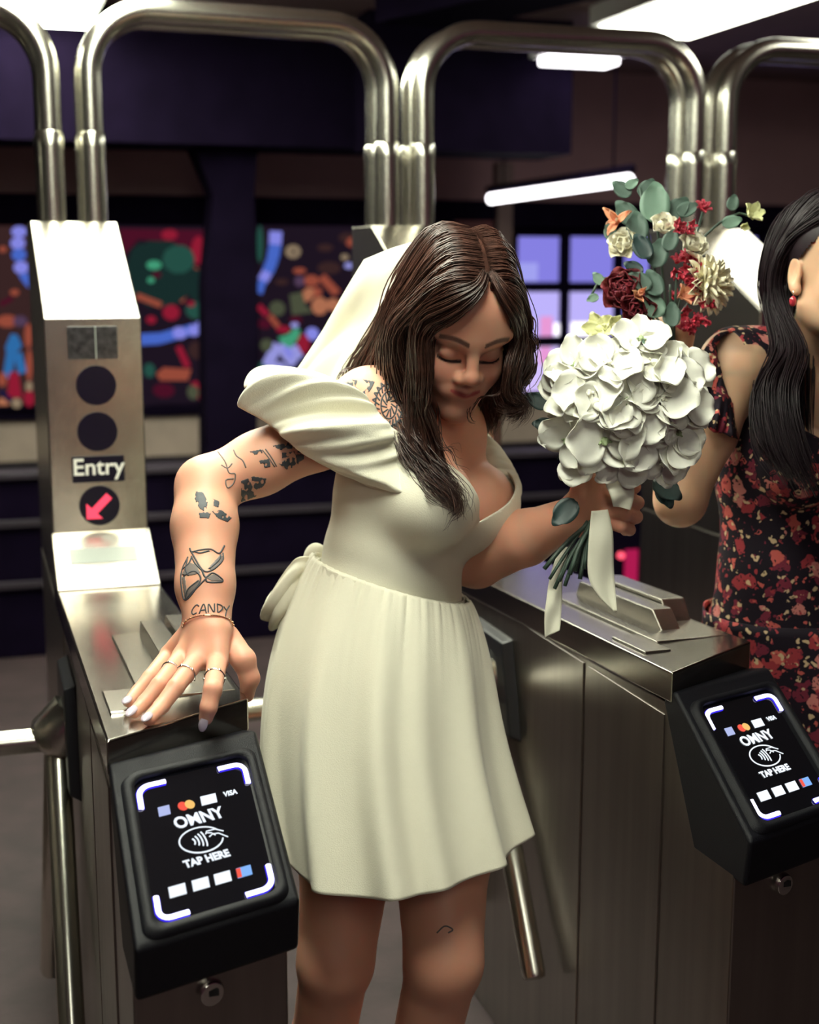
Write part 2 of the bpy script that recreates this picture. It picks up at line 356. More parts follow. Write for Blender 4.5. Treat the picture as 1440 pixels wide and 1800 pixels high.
    boxo('keyhole', lk[0]-.008, lk[0]+.008, lk[1]-.0185, lk[1]-.012, lk[2]-.002, lk[2]+.006, 'slot_black', LK, .0005)
    # tripod: housing, hub and three bars on the left flank
    hc = np.array([-.002, .74, .79])
    hp = [(.60, .68), (.66, .88), (.88, .88), (.92, .64)]
    prism('hub_housing', [(0.002, y, z) for y, z in hp], [(-.022, y*.9+.074, z*.9+.079) for y, z in hp], 'black_paint', T, .004)
    ax = np.array([-.707, 0, -.707]); hubP = np.array([hc+ax*t for t in (-.01, .05, .06, .075)])
    HB = tubeo('hub', hubP, [.055, .055, .05, .03], 'steel_pipe', T, 20)
    base = hc+ax*.045
    for k, d in enumerate(((-1, 0, .0), (-.02, -.56, -.82), (-.04, .30, -.95))):
        d = np.array(d); d /= np.linalg.norm(d); L = .60 if k == 0 else .58
        Pb = np.array([base+d*t for t in (0, .03, .3, L-.012, L-.003, L)])
        rr = [.023, .023, .023, .023, .021, .013]
        tubeo('bar', Pb, rr, 'steel_pipe', T, 18)
    # pipe sleeves on the head
    for px in (.057, .155):
        for k in range(2):
            yy = HY+.47+.095*k
            tubeo('pipe_sleeve', [(px, yy, 1.715), (px, yy, 1.90)], .0325, 'steel_pipe', T, 24)
    return T
T1 = make_turnstile(); T1.location = (TX[0], TY[0], 0)
T1['label'] = 'turnstile at left under the bride\'s hand, with white Entry sign and red arrow'
T2 = copy_tree(T1); T2.location = (TX[1], TY[1], 0); T2['label'] = 'middle turnstile behind the bride, beneath the white bouquet'
T3 = copy_tree(T1); T3.location = (TX[2], TY[2], 0); T3['label'] = 'turnstile at right behind the guest and the coloured bouquet'
T0 = copy_tree(T1); T0.location = (TX[0]-.87, TY[0], 0); T0['label'] = 'turnstile past the left edge carrying the far leg of the leftmost rail'
# overhead rails: a front and a rear tube joining neighbouring heads
def rail(Ta, Tb, label):
    x0 = Ta.location.x+.155; x1 = Tb.location.x+.057; ya = Ta.location.y+HY+.47; yb = Tb.location.y+HY+.47
    e = empty('overhead_rail', (x0, ya, 1.9), 0, label=label, category='rail', group='overhead steel rails')
    zt_ = 2.225-1.9; R = .155; P = []
    Lx = x1-x0; dy = yb-ya
    for z in np.linspace(0, zt_-R, 5): P.append((0, z))
    for k in range(1, 13): a = math.radians(7.5*k); P.append((R-R*math.cos(a), zt_-R+R*math.sin(a)))
    for u in np.linspace(R, Lx-R, 7)[1:-1]: P.append((u, zt_))
    for k in range(0, 13): a = math.radians(7.5*k); P.append((Lx-R+R*math.sin(a), zt_-R+R*math.cos(a)))
    for z in np.linspace(zt_-R, 0, 5)[1:]: P.append((Lx, z))
    for k in range(2):
        Q = [(u, dy*u/Lx+.095*k, z) for u, z in P]
        tb = tubeo('rail_tube', Q, .0295, 'steel_pipe', e, 24)
        for (u, yy) in ((0, 0), (Lx, dy)):
            tubeo('collar', [(u, yy+.095*k, .0), (u, yy+.095*k, .03), (u, yy+.095*k, .036)], [.0335, .0335, .030], 'steel_pipe', e, 24)
    return e
rail(T0, T1, 'steel overhead rail cut off by the top left corner')
rail(T1, T2, 'wide steel overhead rail arching above the bride')
rail(T2, T3, 'steel overhead rail arching right of the bride, above the bouquets')
T4x = TX[2]+.90
e = copy_tree(T1); e.location = (T4x, TY[2], 0); e['label'] = 'turnstile past the right edge carrying the far leg of the rightmost rail'
rail(T3, e, 'steel overhead rail running out of the right edge')
# ------------------------------------------------------------------ stained glass murals and windows in the far wall
def glassmat(c, s):
    k = 'glow_%02d' % len([x for x in MATS if x.startswith('glow_')])
    return emis(k, c, s)
GC = {'dteal': (.010, .028, .026), 'teal': (.02, .085, .065), 'green': (.06, .36, .20), 'olive': (.075, .085, .05), 'crim': (.075, .006, .020), 'red': (.30, .012, .035), 'orange': (.33, .075, .045),
      'peach': (.46, .17, .09), 'peri': (.26, .27, .85), 'blue': (.07, .15, .62), 'lav': (.34, .34, .80), 'brown': (.045, .020, .020), 'dark': (.014, .008, .016), 'dblue': (.012, .010, .045), 'sky': (.03, .16, .42), 'cream': (.30, .22, .14), 'mauve': (.09, .05, .10)}
GM = {k: emis('glow_'+k, v, .8) for k, v in GC.items()}
YM = YW-.005
def gp(px, py, dy=0): p = ony(px, py, YM-dy); return p
def piece(root, col, pts, th=.012):
    A = [tuple(gp(x, y)) for x, y in pts]
    ar = sum(A[i][0]*A[(i+1) % len(A)][2]-A[(i+1) % len(A)][0]*A[i][2] for i in range(len(A)))
    if ar > 0: A = A[::-1]
    o = np.array(root.location)
    A = [tuple(np.array(p)-o) for p in A]; B = [(p[0], p[1]-th, p[2]) for p in A]
    prism('glass_piece', A, B, GM[col], root)
def ell(cx, cy, rx, ry, n=10, rot=0): return [(cx+rx*math.cos(a)*math.cos(rot)-ry*math.sin(a)*math.sin(rot), cy+rx*math.cos(a)*math.sin(rot)+ry*math.sin(a)*math.cos(rot)) for a in np.linspace(0, 2*math.pi, n, endpoint=False)]
def barp(x0, y0, x1, y1, w):
    d = np.array([x1-x0, y1-y0], float); d /= np.linalg.norm(d); n = np.array([-d[1], d[0]])*w/2
    return [(x0+n[0], y0+n[1]), (x1+n[0], y1+n[1]), (x1-n[0], y1-n[1]), (x0-n[0], y0-n[1])]
def mural(x0, x1, label, base, items, y0=397, y1=714):
    p = gp(x0, y1); q = gp(x1, y0); e = empty('stained_glass_panel', (p[0], YM+.02, p[2]), 0, label=label, category='mural', group='stained glass murals')
    o = np.array(e.location)
    bm = bmesh.new(); box(bm, 0, q[0]-p[0], 0, .03, 0, q[2]-p[2]); bmobj('backing', bm, GM[base], e)
    for a in ((-.03, 0, -.03, q[2]-p[2]+.03), (q[0]-p[0], q[0]-p[0]+.03, -.03, q[2]-p[2]+.03)): boxo('frame_bar', a[0], a[1], -.045, .03, a[2], a[3], 'dark_beam', e, .003)
    for a in ((0, q[0]-p[0], -.03, 0), (0, q[0]-p[0], q[2]-p[2], q[2]-p[2]+.03)): boxo('frame_bar', a[0], a[1], -.045, .03, a[2], a[3], 'dark_beam', e, .003)
    for k, (c, pts) in enumerate(items): piece(e, c, pts, .010+.004*(k % 4)+.0006*k)
    return e
S = .3194
def z3(L): return [(x*S, 360+y*S) for x, y in L]
def z3e(x, y, rx, ry, rot=0): return ell(x*S, 360+y*S, rx*S, ry*S, 10, rot)
def z3b(x0, y0, x1, y1, w): return barp(x0*S, 360+y0*S, x1*S, 360+y1*S, w*S)
mural(203, 358, 'stained glass mural with a dark green disc crossed by red bars, left of the column', 'dark', [
    ('crim', z3([(655, 130), (1130, 140), (1130, 310), (1060, 330), (880, 200), (760, 190), (690, 270)])),
    ('crim', z3([(655, 140), (760, 185), (680, 280)])), ('dteal', z3e(880, 380, 200, 190)), ('teal', z3e(980, 300, 90, 80)), ('dteal', z3e(790, 300, 80, 90)), ('teal', z3e(1080, 580, 60, 50)), ('dteal', z3e(1080, 440, 55, 90)),
    ('red', z3e(930, 165, 45, 30)), ('red', z3e(1090, 250, 40, 80)), ('green', z3e(845, 332, 42, 26)), ('green', z3e(828, 415, 20, 16)), ('crim', z3e(860, 385, 25, 18)),
    ('orange', z3b(1090, 350, 985, 530, 42)), ('orange', z3b(750, 500, 885, 552, 34)), ('red', z3e(940, 592, 46, 44)), ('red', z3e(830, 632, 26, 22)), ('red', z3e(1050, 545, 20, 16)),
    ('blue', z3b(760, 742, 880, 735, 62)), ('blue', z3b(880, 735, 960, 712, 58)), ('peri', z3e(985, 705, 40, 34)), ('blue', z3b(1000, 702, 1070, 682, 56)), ('peri', z3e(1065, 690, 36, 32)), ('peri', z3b(1090, 680, 1135, 658, 66)),
    ('red', z3b(980, 780, 1030, 890, 32)), ('orange', z3([(860, 930), (900, 895), (1050, 905), (1030, 965), (880, 965)])), ('red', z3b(1065, 975, 1112, 1072, 32)), ('brown', z3e(1080, 800, 45, 50)), ('teal', z3e(820, 910, 30, 40)), ('crim', z3e(900, 1020, 60, 40)), ('olive', z3e(1060, 1030, 30, 40))])
mural(-60, 78, 'stained glass mural with a small blue figure at the left edge', 'brown', [
    ('peri', z3e(105, 148, 44, 32)), ('peri', z3e(98, 212, 42, 36)), ('blue', z3e(104, 275, 42, 36)), ('peri', z3e(116, 345, 42, 36)), ('blue', z3([(100, 385), (158, 375), (158, 460), (130, 430)])),
    ('orange', z3e(15, 245, 22, 18)), ('orange', z3e(80, 482, 26, 18)), ('crim', z3b(0, 550, 70, 510, 28)), ('orange', z3e(40, 640, 60, 35)), ('mauve', z3e(110, 640, 40, 30)), ('brown', z3e(90, 560, 70, 30)),
    ('sky', z3([(60, 710), (95, 715), (120, 775), (90, 815), (35, 815), (30, 780)])), ('sky', z3b(60, 815, 40, 950, 50)), ('sky', z3b(95, 815, 125, 925, 48)), ('orange', z3e(155, 720, 22, 70)), ('orange', z3e(160, 880, 18, 90)),
    ('red', z3([(50, 920), (100, 920), (120, 1060), (40, 1060)])), ('orange', z3e(12, 960, 25, 40)), ('red', z3e(160, 1065, 30, 45)), ('cream', z3e(90, 1090, 28, 26)), ('peach', z3e(20, 1085, 34, 24)), ('cream', z3e(160, 1000, 20, 30)), ('dblue', z3b(0, 1020, 60, 1080, 30))])
S4 = .2222
def z4(L): return [(440+x*S4, 340+y*S4) for x, y in L]
def z4e(x, y, rx, ry, rot=0): return ell(440+x*S4, 340+y*S4, rx*S4, ry*S4, 10, rot)
def z4b(x0, y0, x1, y1, w): return barp(440+x0*S4, 340+y0*S4, 440+x1*S4, 340+y1*S4, w*S4)
mural(456, 740, 'stained glass mural with blue chain and white figure, behind the veil', 'dark', [
    ('teal', z4e(75, 400, 25, 150)), ('peri', z4b(200, 300, 195, 405, 95)), ('blue', z4b(195, 405, 175, 520, 90)), ('blue', z4b(175, 520, 135, 620, 85)), ('peri', z4b(135, 620, 95, 690, 80)), ('blue', z4b(95, 690, 65, 790, 55)),
    ('cream', z4e(335, 460, 58, 54)), ('dark', z4e(335, 462, 18, 16)), ('brown', z4e(590, 430, 60, 30)), ('brown', z4e(760, 350, 60, 40)), ('orange', z4e(810, 385, 55, 40)), ('cream', z4e(742, 505, 26, 24)), ('lav', z4e(775, 572, 30, 24)), ('brown', z4e(620, 590, 90, 50)),
    ('orange', z4e(385, 612, 48, 24)), ('mauve', z4e(385, 695, 36, 42)), ('orange', z4e(480, 690, 60, 46)), ('brown', z4e(245, 700, 50, 26)), ('orange', z4b(560, 660, 680, 790, 60)), ('peach', z4e(450, 800, 40, 60, .5)), ('peach', z4e(545, 890, 62, 72)), ('orange', z4e(520, 780, 40, 40)), ('peach', z4e(650, 880, 50, 50)),
    ('olive', z4([(310, 800), (400, 780), (430, 890), (490, 940), (330, 960)])), ('olive', z4e(210, 910, 60, 60)), ('red', z4b(60, 890, 130, 960, 44)), ('orange', z4b(150, 970, 215, 1050, 40)), ('crim', z4e(110, 1030, 50, 40)), ('red', z4e(258, 1075, 55, 28)), ('crim', z4e(355, 1000, 46, 32)), ('lav', z4e(345, 1040, 26, 22)),
    ('green', z4([(220, 1140), (300, 1115), (350, 1065), (385, 1080), (370, 1140), (305, 1220), (250, 1190)])), ('red', z4e(415, 1190, 46, 80)), ('peri', z4e(485, 1110, 48, 52)), ('olive', z4e(125, 1200, 46, 50)),
    ('lav', z4b(215, 1195, 120, 1365, 74)), ('lav', z4b(225, 1200, 340, 1350, 72)), ('peri', z4b(270, 1210, 320, 1290, 60)), ('lav', z4b(330, 1210, 380, 1300, 62)), ('lav', z4e(220, 1390, 64, 60)), ('peri', z4([(130, 1440), (300, 1440), (330, 1520), (115, 1520)])), ('teal', z4e(95, 1390, 40, 60))])
# windows with lavender evening light
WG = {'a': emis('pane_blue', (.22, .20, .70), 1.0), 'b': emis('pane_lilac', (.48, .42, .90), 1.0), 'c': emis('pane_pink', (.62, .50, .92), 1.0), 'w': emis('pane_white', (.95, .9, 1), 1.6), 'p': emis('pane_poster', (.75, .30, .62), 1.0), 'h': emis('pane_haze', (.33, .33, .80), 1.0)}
def window(n, cols, rows, looks):
    x0, x1 = cols[0][0]-9, cols[-1][1]+9; y0, y1 = rows[0][0]-9, rows[-1][1]+9
    p, q = gp(x0, y1), gp(x1, y0)
    bm = bmesh.new(); box(bm, p[0], q[0], YM+.01, YM+.05, p[2], q[2]); e = bmobj('window_%d' % n, bm, 'dark_beam', None, 0, kind='structure')
    for r, (ya, yb) in enumerate(rows):
        for c, (xa, xb) in enumerate(cols):
            a, b = gp(xa, yb), gp(xb, ya); boxo('pane', a[0], b[0], YM-.004, YM+.012, a[2], b[2], WG[looks[r][c]], e, 0)
    def bar(xa, xb, ya, yb): a, b = gp(xa, yb), gp(xb, ya); boxo('muntin', a[0], b[0], YM-.035, YM+.012, a[2], b[2], 'dark_beam', e, .004)
    for c in range(len(cols)+1):
        xa = x0 if c == 0 else cols[c-1][1]; xb = x1 if c == len(cols) else cols[c][0]; bar(xa, xb, y0, y1)
    for r in range(len(rows)+1):
        ya = y0 if r == 0 else rows[r-1][1]; yb = y1 if r == len(rows) else rows[r][0]
        for xa, xb in cols: bar(xa, xb, ya, yb)
    return e
ROWS = [(416, 496), (513, 592), (609, 689)]
w1 = window(1, [(908, 983), (1000, 1078), (1095, 1173)], ROWS, ['aaa', 'bba', 'ccb'])
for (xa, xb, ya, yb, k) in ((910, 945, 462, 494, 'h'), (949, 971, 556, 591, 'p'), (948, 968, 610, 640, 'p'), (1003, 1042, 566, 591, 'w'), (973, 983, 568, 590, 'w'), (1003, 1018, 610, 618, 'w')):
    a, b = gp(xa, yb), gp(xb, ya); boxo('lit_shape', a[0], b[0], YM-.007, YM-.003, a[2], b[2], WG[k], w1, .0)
window(2, [(1262, 1330), (1352, 1420)], ROWS, ['aa', 'ab', 'bb'])
# low slanting fluorescent light in front of the windows
a = at(858, 350, 7.15); b = at(1112, 314, 6.3)
e = empty('strip_light', tuple(a), 0, label='slanting white fluorescent strip light above the lilac windows', category='light')
V, Fc = tube(np.array([np.zeros(3), (b-a)*.02, (b-a)*.98, b-a]), [.008, .027, .027, .012], 10); mobj('glowing_tube', V, Fc, 'tube_far', e, True)
hv = np.array([0, 0, .045]); V, Fc = tube(np.array([hv, hv+(b-a)]), .022, 8); mobj('housing', V, Fc, 'dark_beam', e, True)
for t in (.12, .88):
    p = (b-a)*t+hv; V, Fc = tube(np.array([p, [p[0], p[1], 2.72-a[2]]]), .006, 6); mobj('hanger', V, Fc, 'dark_beam', e, True)
# red lit call box far behind the middle turnstile
c = ony(1098, 985, 5.6)
e = empty('call_box', (c[0], 5.6, 0), 0, label='dark call box with a red light, seen beneath the bouquet', category='box')
boxo('post', -.05, .05, 0, .1, 0, c[2]-.12, 'dark_beam', e, .005); boxo('cabinet', -.12, .12, -.02, .12, c[2]-.12, c[2]+.45, 'dark_beam', e, .01)
emis('red_glow', (.38, .01, .07), 1.0); emis('red_lamp', (1, .10, .16), 1.6)
boxo('red_panel', -.012, .055, -.03, -.02, c[2]-.10, c[2]+.055, 'red_glow', e, .004)
V, Fc = tube(np.array([(-.032, -.02, c[2]+.03), (-.032, -.035, c[2]+.03), (-.032, -.042, c[2]+.03)]), [.016, .016, .008], 12); mobj('red_lamp', V, Fc, 'red_lamp', e, True)
# ------------------------------------------------------------------ implicit modelling for organic shapes
def onz(x, y, z):
    r = FW + RT*(x-720)/FPX + UPV*(900-y)/FPX
    return CAMPOS + r*((z-CAMPOS[2])/r[2])
def proj(P):
    d = np.asarray(P, float)-CAMPOS; z = d@FW
    return np.stack([720+FPX*(d@RT)/z, 900-FPX*(d@UPV)/z, z], -1)
class Sdf:
    def __init__(s): s.p = []
    def cap(s, a, b, ra, rb=None, k=.01, op='u'):
        a = np.asarray(a, float); b = np.asarray(b, float); rb = ra if rb is None else rb; r = max(ra, rb)
        def f(X):
            ab = b-a; t = np.clip(((X-a)@ab)/(ab@ab+1e-12), 0, 1)
            return np.linalg.norm(X-a-t[..., None]*ab, axis=-1)-(ra+(rb-ra)*t)
        s.p.append((f, np.minimum(a, b)-r, np.maximum(a, b)+r, k, op)); return s
    def chain(s, P, R, k=.01, op='u'):
        for i in range(len(P)-1): s.cap(P[i], P[i+1], R[i], R[i+1], k, op)
        return s
    def ell(s, c, rad, M=None, k=.01, op='u'):
        c = np.asarray(c, float); rad = np.asarray(rad, float); M = np.eye(3) if M is None else np.asarray(M, float); r = rad.max()
        def f(X):
            q = (X-c)@M; k0 = np.linalg.norm(q/rad, axis=-1); k1 = np.linalg.norm(q/rad**2, axis=-1)+1e-9
            return np.where(k0 < 1e-4, -rad.min(), k0*(k0-1)/k1)
        s.p.append((f, c-r, c+r, k, op)); return s
    def grid(s, lo, hi, h, inflate=0.):
        lo = np.asarray(lo, float); n = np.ceil((np.asarray(hi)-lo)/h).astype(int)+1
        D = np.full(n, 1., np.float32); ax = [lo[i]+h*np.arange(n[i]) for i in range(3)]
        for f, a, b, k, op in s.p:
            m = k*1.5+3*h+inflate+.004
            i0 = np.maximum(np.floor((a-m-lo)/h).astype(int), 0); i1 = np.minimum(np.ceil((b+m-lo)/h).astype(int)+1, n)
            if np.any(i1 <= i0): continue
            X = np.stack(np.meshgrid(*[ax[j][i0[j]:i1[j]] for j in range(3)], indexing='ij'), -1)
            d = f(X)-(inflate if op == 'u' else 0)
            sl = tuple(slice(i0[j], i1[j]) for j in range(3)); e = D[sl]
            if op == 'u': hh = np.clip(.5+.5*(e-d)/k, 0, 1); D[sl] = e*(1-hh)+d*hh-k*hh*(1-hh)
            else: hh = np.clip(.5-.5*(e+d)/k, 0, 1); D[sl] = e*(1-hh)+(-d)*hh+k*hh*(1-hh)
        return D, lo
    def mesh(s, lo, hi, h, inflate=0.): D, lo = s.grid(lo, hi, h, inflate); return surface_nets(D, lo, h)
    def bounds(s, m=.03): return np.min([p[1] for p in s.p if p[4] == 'u'], axis=0)-m, np.max([p[2] for p in s.p if p[4] == 'u'], axis=0)+m
def surface_nets(D, lo, h):
    S = D < 0; n = np.array(D.shape); c = [(i, j, k) for i in (0, 1) for j in (0, 1) for k in (0, 1)]
    cnt = sum(S[i:n[0]-1+i, j:n[1]-1+j, k:n[2]-1+k].astype(np.int8) for i, j, k in c)
    I = np.argwhere((cnt > 0) & (cnt < 8)); idx = np.full(n-1, -1, np.int32); idx[tuple(I.T)] = np.arange(len(I))
    pos = np.zeros((len(I), 3)); num = np.zeros(len(I)); val = {q: D[I[:, 0]+q[0], I[:, 1]+q[1], I[:, 2]+q[2]].astype(float) for q in c}
    for a in c:
        for ax in range(3):
            if a[ax] == 0:
                b = list(a); b[ax] = 1; b = tuple(b); da, db = val[a], val[b]; m = (da < 0) != (db < 0)
                t = np.where(m, da/np.where(np.abs(da-db) < 1e-12, 1, da-db), 0); p = np.tile(np.array(a, float), (len(I), 1)); p[:, ax] = t
                pos[m] += p[m]; num += m
    V = lo+h*(I+pos/np.maximum(num, 1)[:, None]); F = []
    for ax in range(3):
        s0 = [slice(None)]*3; s1 = [slice(None)]*3; s0[ax] = slice(0, -1); s1[ax] = slice(1, None)
        E = np.argwhere(S[tuple(s0)] != S[tuple(s1)]); o1, o2 = [(1, 2), (2, 0), (0, 1)][ax]
        E = E[(E[:, o1] > 0) & (E[:, o2] > 0) & (E[:, o1] < n[o1]-1) & (E[:, o2] < n[o2]-1)]
        def cell(d1, d2): q = E.copy(); q[:, o1] -= d1; q[:, o2] -= d2; return idx[tuple(q.T)]
        Q = np.stack([cell(1, 1), cell(0, 1), cell(0, 0), cell(1, 0)], 1); fl = ~S[tuple(E.T)]; Q[fl] = Q[fl][:, ::-1]; F.append(Q)
    F = np.concatenate(F); F = F[(F >= 0).all(1)]
    return V, F
def vnoise(P, scale, seed=0):         # cheap smooth noise from random sine waves
    r = np.random.default_rng(seed); out = np.zeros(len(P))
    for i in range(10):
        d = r.normal(size=3); d /= np.linalg.norm(d); f = scale*(.6+1.2*r.random()); out += np.sin(P@d*f+r.random()*6.28)
    return out/4.5
def sheet(rows, m, name, parent, nu, nv, thick=.0015, wave=None, closed=False):
    """cloth through control rows (rows: list of lists of 3-D points); splined both ways; given real thickness"""
    A = np.array([spline(r, nu) for r in rows]); G = np.stack([spline(A[:, j], nv) for j in range(nu)], 1)     # nv x nu x 3
    du = np.gradient(G, axis=1); dv = np.gradient(G, axis=0); N = np.cross(du, dv); N /= np.linalg.norm(N, axis=2)[..., None]+1e-9
    if wave is not None:
        u, v = np.meshgrid(np.linspace(0, 1, nu), np.linspace(0, 1, nv)); G = G+N*wave(u, v)[..., None]
        du = np.gradient(G, axis=1); dv = np.gradient(G, axis=0); N = np.cross(du, dv); N /= np.linalg.norm(N, axis=2)[..., None]+1e-9
    V = np.concatenate([(G+N*thick/2).reshape(-1, 3), (G-N*thick/2).reshape(-1, 3)]); o = nu*nv; Fc = []
    for i in range(nv-1):
        for j in range(nu-1 if not closed else nu):
            k = (j+1) % nu; a, b, c, d = i*nu+j, i*nu+k, (i+1)*nu+k, (i+1)*nu+j; Fc.append((a, b, c, d)); Fc.append((o+d, o+c, o+b, o+a))
    rim = [(i*nu, (i+1)*nu) for i in range(nv-1)]+[((i+1)*nu+nu-1, i*nu+nu-1) for i in range(nv-1)] if not closed else []
    rim += [(j+1, j) for j in range(nu-1)]+[((nv-1)*nu+j, (nv-1)*nu+j+1) for j in range(nu-1)]
    for a, b in rim: Fc.append((a, b, o+b, o+a))
    return mobj(name, V, Fc, m, parent, True)
# ------------------------------------------------------------------ bride
def skinmat(name, base, red):
    m = mat(name, base, .48, sss=.35, sssr=(1, .22, .12), spec=.35)
    nt = m.node_tree; b = nt.nodes['Principled BSDF']; a = nt.nodes.new('ShaderNodeVertexColor'); a.layer_name = 'tone'
    nt.links.new(a.outputs['Color'], b.inputs['Base Color']); b.inputs['Subsurface Scale'].default_value = .010
    return m
skinmat('skin', (.66, .32, .22), 1)
mat('dress_ivory', (.74, .71, .58), .75, var=.03, vscale=6, bump=.25, bscale=500, sheen=.15, spec=.2)
mat('veil_ivory', (.78, .76, .64), .7, spec=.2, bump=.1, bscale=700)
mat('hair_brown', (.050, .020, .014), .36, var=.45, vscale=90, spec=.5)
mat('nail', (.50, .42, .50), .15, coat=.6)
mat('silver', (.82, .80, .76), .14, 1.)
mat('rose_gold', (.72, .42, .28), .2, 1.)
mat('tattoo_ink', (.045, .050, .060), .6); mat('tattoo_grey', (.16, .13, .12), .6)
def hframe(phi, th, ro):
    a, b, c = np.radians([phi, th, ro])
    n1 = np.cos(a)*-FW+np.sin(a)*RT; r1 = np.cos(a)*RT+np.sin(a)*FW
    n2 = np.cos(b)*n1-np.sin(b)*UPV; u2 = np.cos(b)*UPV+np.sin(b)*n1
    u3 = np.cos(c)*u2+np.sin(c)*r1; r3 = np.cos(c)*r1-np.sin(c)*u2
    return np.array([r3, n2, u3]).T          # columns: image-right, face normal, up
def head_sdf(s, c, M, sc=1.):
    def P(x, y, z): return c+M@(np.array([x, y, z])*sc)
    def E(x, y, z, rx, ry, rz, k=.015, op='u'): s.ell(P(x, y, z), np.array([rx, ry, rz])*sc, M, k*sc, op)
    def Cp(a, b, ra, rb, k=.01, op='u'): s.cap(P(*a), P(*b), ra*sc, rb*sc, k*sc, op)
    E(0, -.015, .045, .076, .097, .086); E(0, .022, -.025, .061, .066, .082, .03)
    for q in (-1, 1):
        Cp((q*.048, .0, -.052), (q*.010, .070, -.096), .018, .015, .03); E(q*.036, .058, -.028, .026, .028, .028, .02)
        Cp((q*.050, .066, .036), (q*.012, .084, .031), .011, .011, .016)
        E(q*.031, .098, .008, .018, .020, .011, .012, 's'); E(q*.031, .0735, .007, .0165, .0135, .0125, .004)
        E(q*.012, .096, -.026, .0095, .011, .008, .006)
        E(q*.022, .082, -.054, .010, .008, .008, .010)
        # ear
        E(q*.0765, -.010, .0, .007, .018, .031, .006); E(q*.083, -.006, .004, .006, .010, .018, .006, 's'); E(q*.076, -.002, -.026, .006, .009, .010, .006)
    E(0, .066, -.052, .036, .027, .034, .025); E(0, .074, -.098, .018, .017, .016, .02)
    Cp((0, .086, .030), (0, .105, -.012), .0085, .0095, .010); E(0, .107, -.018, .0115, .0115, .0105, .008)
    Cp((-.021, .0850, -.0455), (0, .097, -.0475), .0045, .0062, .005); Cp((.021, .0850, -.0455), (0, .097, -.0475), .0045, .0062, .005)
    Cp((-.015, .087, -.0585), (.015, .087, -.0585), .0055, .0055, .005); E(0, .0925, -.0585, .010, .006, .0062, .005)
    Cp((-.025, .0890, -.0475), (0, .0950, -.0538), .0016, .0016, .003, 's'); Cp((.025, .0890, -.0475), (0, .0950, -.0538), .0016, .0016, .003, 's'); E(0, .050, .058, .058, .040, .042, .03)
def head_tone(V, c, M, col, sc=1., lips=(.42, .08, .08), brow=(.045, .02, .015), blush=(.60, .26, .19)):
    q = ((V-c)@M)/sc; x, y, z = q.T
    def put(w, cc):
        w = np.clip(w, 0, 1)[:, None]; col[:] = col*(1-w)+np.array(cc)*w
    fr = y > .05
    put(np.where(fr, .55*np.exp(-(((np.abs(x)-.040)/.02)**2+((z+.026)/.018)**2)), 0), blush)
    put(np.where(fr, .4*np.exp(-((x/.014)**2+((z+.018)/.012)**2)), 0), blush)
    lw = .024; put(np.where(fr & (np.abs(x) < lw), np.clip(1.6-np.abs(z+.0535-.0055*(x/lw)**2)/(.0062*np.sqrt(np.maximum(1-(x/lw)**2, 0))+1e-5)*1.2, 0, 1), 0), lips)
    ax = np.abs(x); bz = .0335+.006*np.sin(np.clip((ax-.012)/.040, 0, 1)*2.6)
    put(np.where(fr & (ax > .012) & (ax < .054), np.clip(2-np.abs(z-bz)/.0028, 0, 1)*.85, 0), brow)
    lz = -.0015-.003*np.cos((ax-.031)/.016*1.2)
    put(np.where(fr & (np.abs(ax-.031) < .0175), np.clip(2-np.abs(z-lz)/.0016, 0, 1), 0), (.02, .010, .010))
    put(np.where(fr, .35*np.exp(-(((ax-.031)/.014)**2+((z-.012)/.006)**2)), 0), (.35, .16, .12))
def body_object(name, pieces, parent, skin, headc=None, headM=None, base=(.66, .325, .225), sc=1., extra=None):
    V, Fc = [], []; o = 0
    for v, f in pieces: V.append(v); Fc.append(f+o); o += len(v)
    V = np.concatenate(V); Fc = np.concatenate(Fc)
    ob = mobj(name, V, Fc, skin, parent, True)
    col = np.tile(np.array(base), (len(V), 1)).astype(float)
    col *= (1+.05*vnoise(V, 60, 3)[:, None])
    if headc is not None: head_tone(V, headc, headM, col, sc)
    if extra is not None: extra(V, col)
    ca = ob.data.color_attributes.new('tone', 'FLOAT_COLOR', 'POINT'); ca.data.foreach_set('color', np.concatenate([col, np.ones((len(V), 1))], 1).astype(np.float32).ravel())
    return ob
def clipbox(vf, ax, lim, keep):       # keep faces on one side of a plane so neighbouring pieces meet there
    V, Fc = vf; cen = V[Fc].mean(1)[:, ax] if isinstance(ax, int) else V[Fc].mean(1)@ax
    Fc = Fc[(cen < lim) if keep == '<' else (cen >= lim)]; u, inv = np.unique(Fc, return_inverse=True); return V[u], inv.reshape(Fc.shape)
BR = empty('person', (.66, 2.12, 0), 0, category='person', label='woman in short white dress and veil leaning on the left turnstile, holding white flowers')
BROFF = np.array(BR.location)
HC = at(806, 579, 2.12); HM = hframe(14, 40, 1)
RS = at(650, 712, 2.20); S0 = np.array([.77, .62, -.26]); S0 /= np.linalg.norm(S0); LS = RS+.28*S0
W0 = at(684, 1030, 2.28); NB = at(750, 745, 2.25)
U0 = NB-W0; U0 /= np.linalg.norm(U0); S1 = S0-U0*S0.dot(U0); S1 /= np.linalg.norm(S1); F1 = np.cross(S1, U0); TM = np.array([S1, F1, U0]).T
def tp(s, f, u): return W0+TM@np.array([s, f, u])
RE = at(362, 855, 2.15); RW = at(366, 1105, 2.03)
body = Sdf(); torso = Sdf()
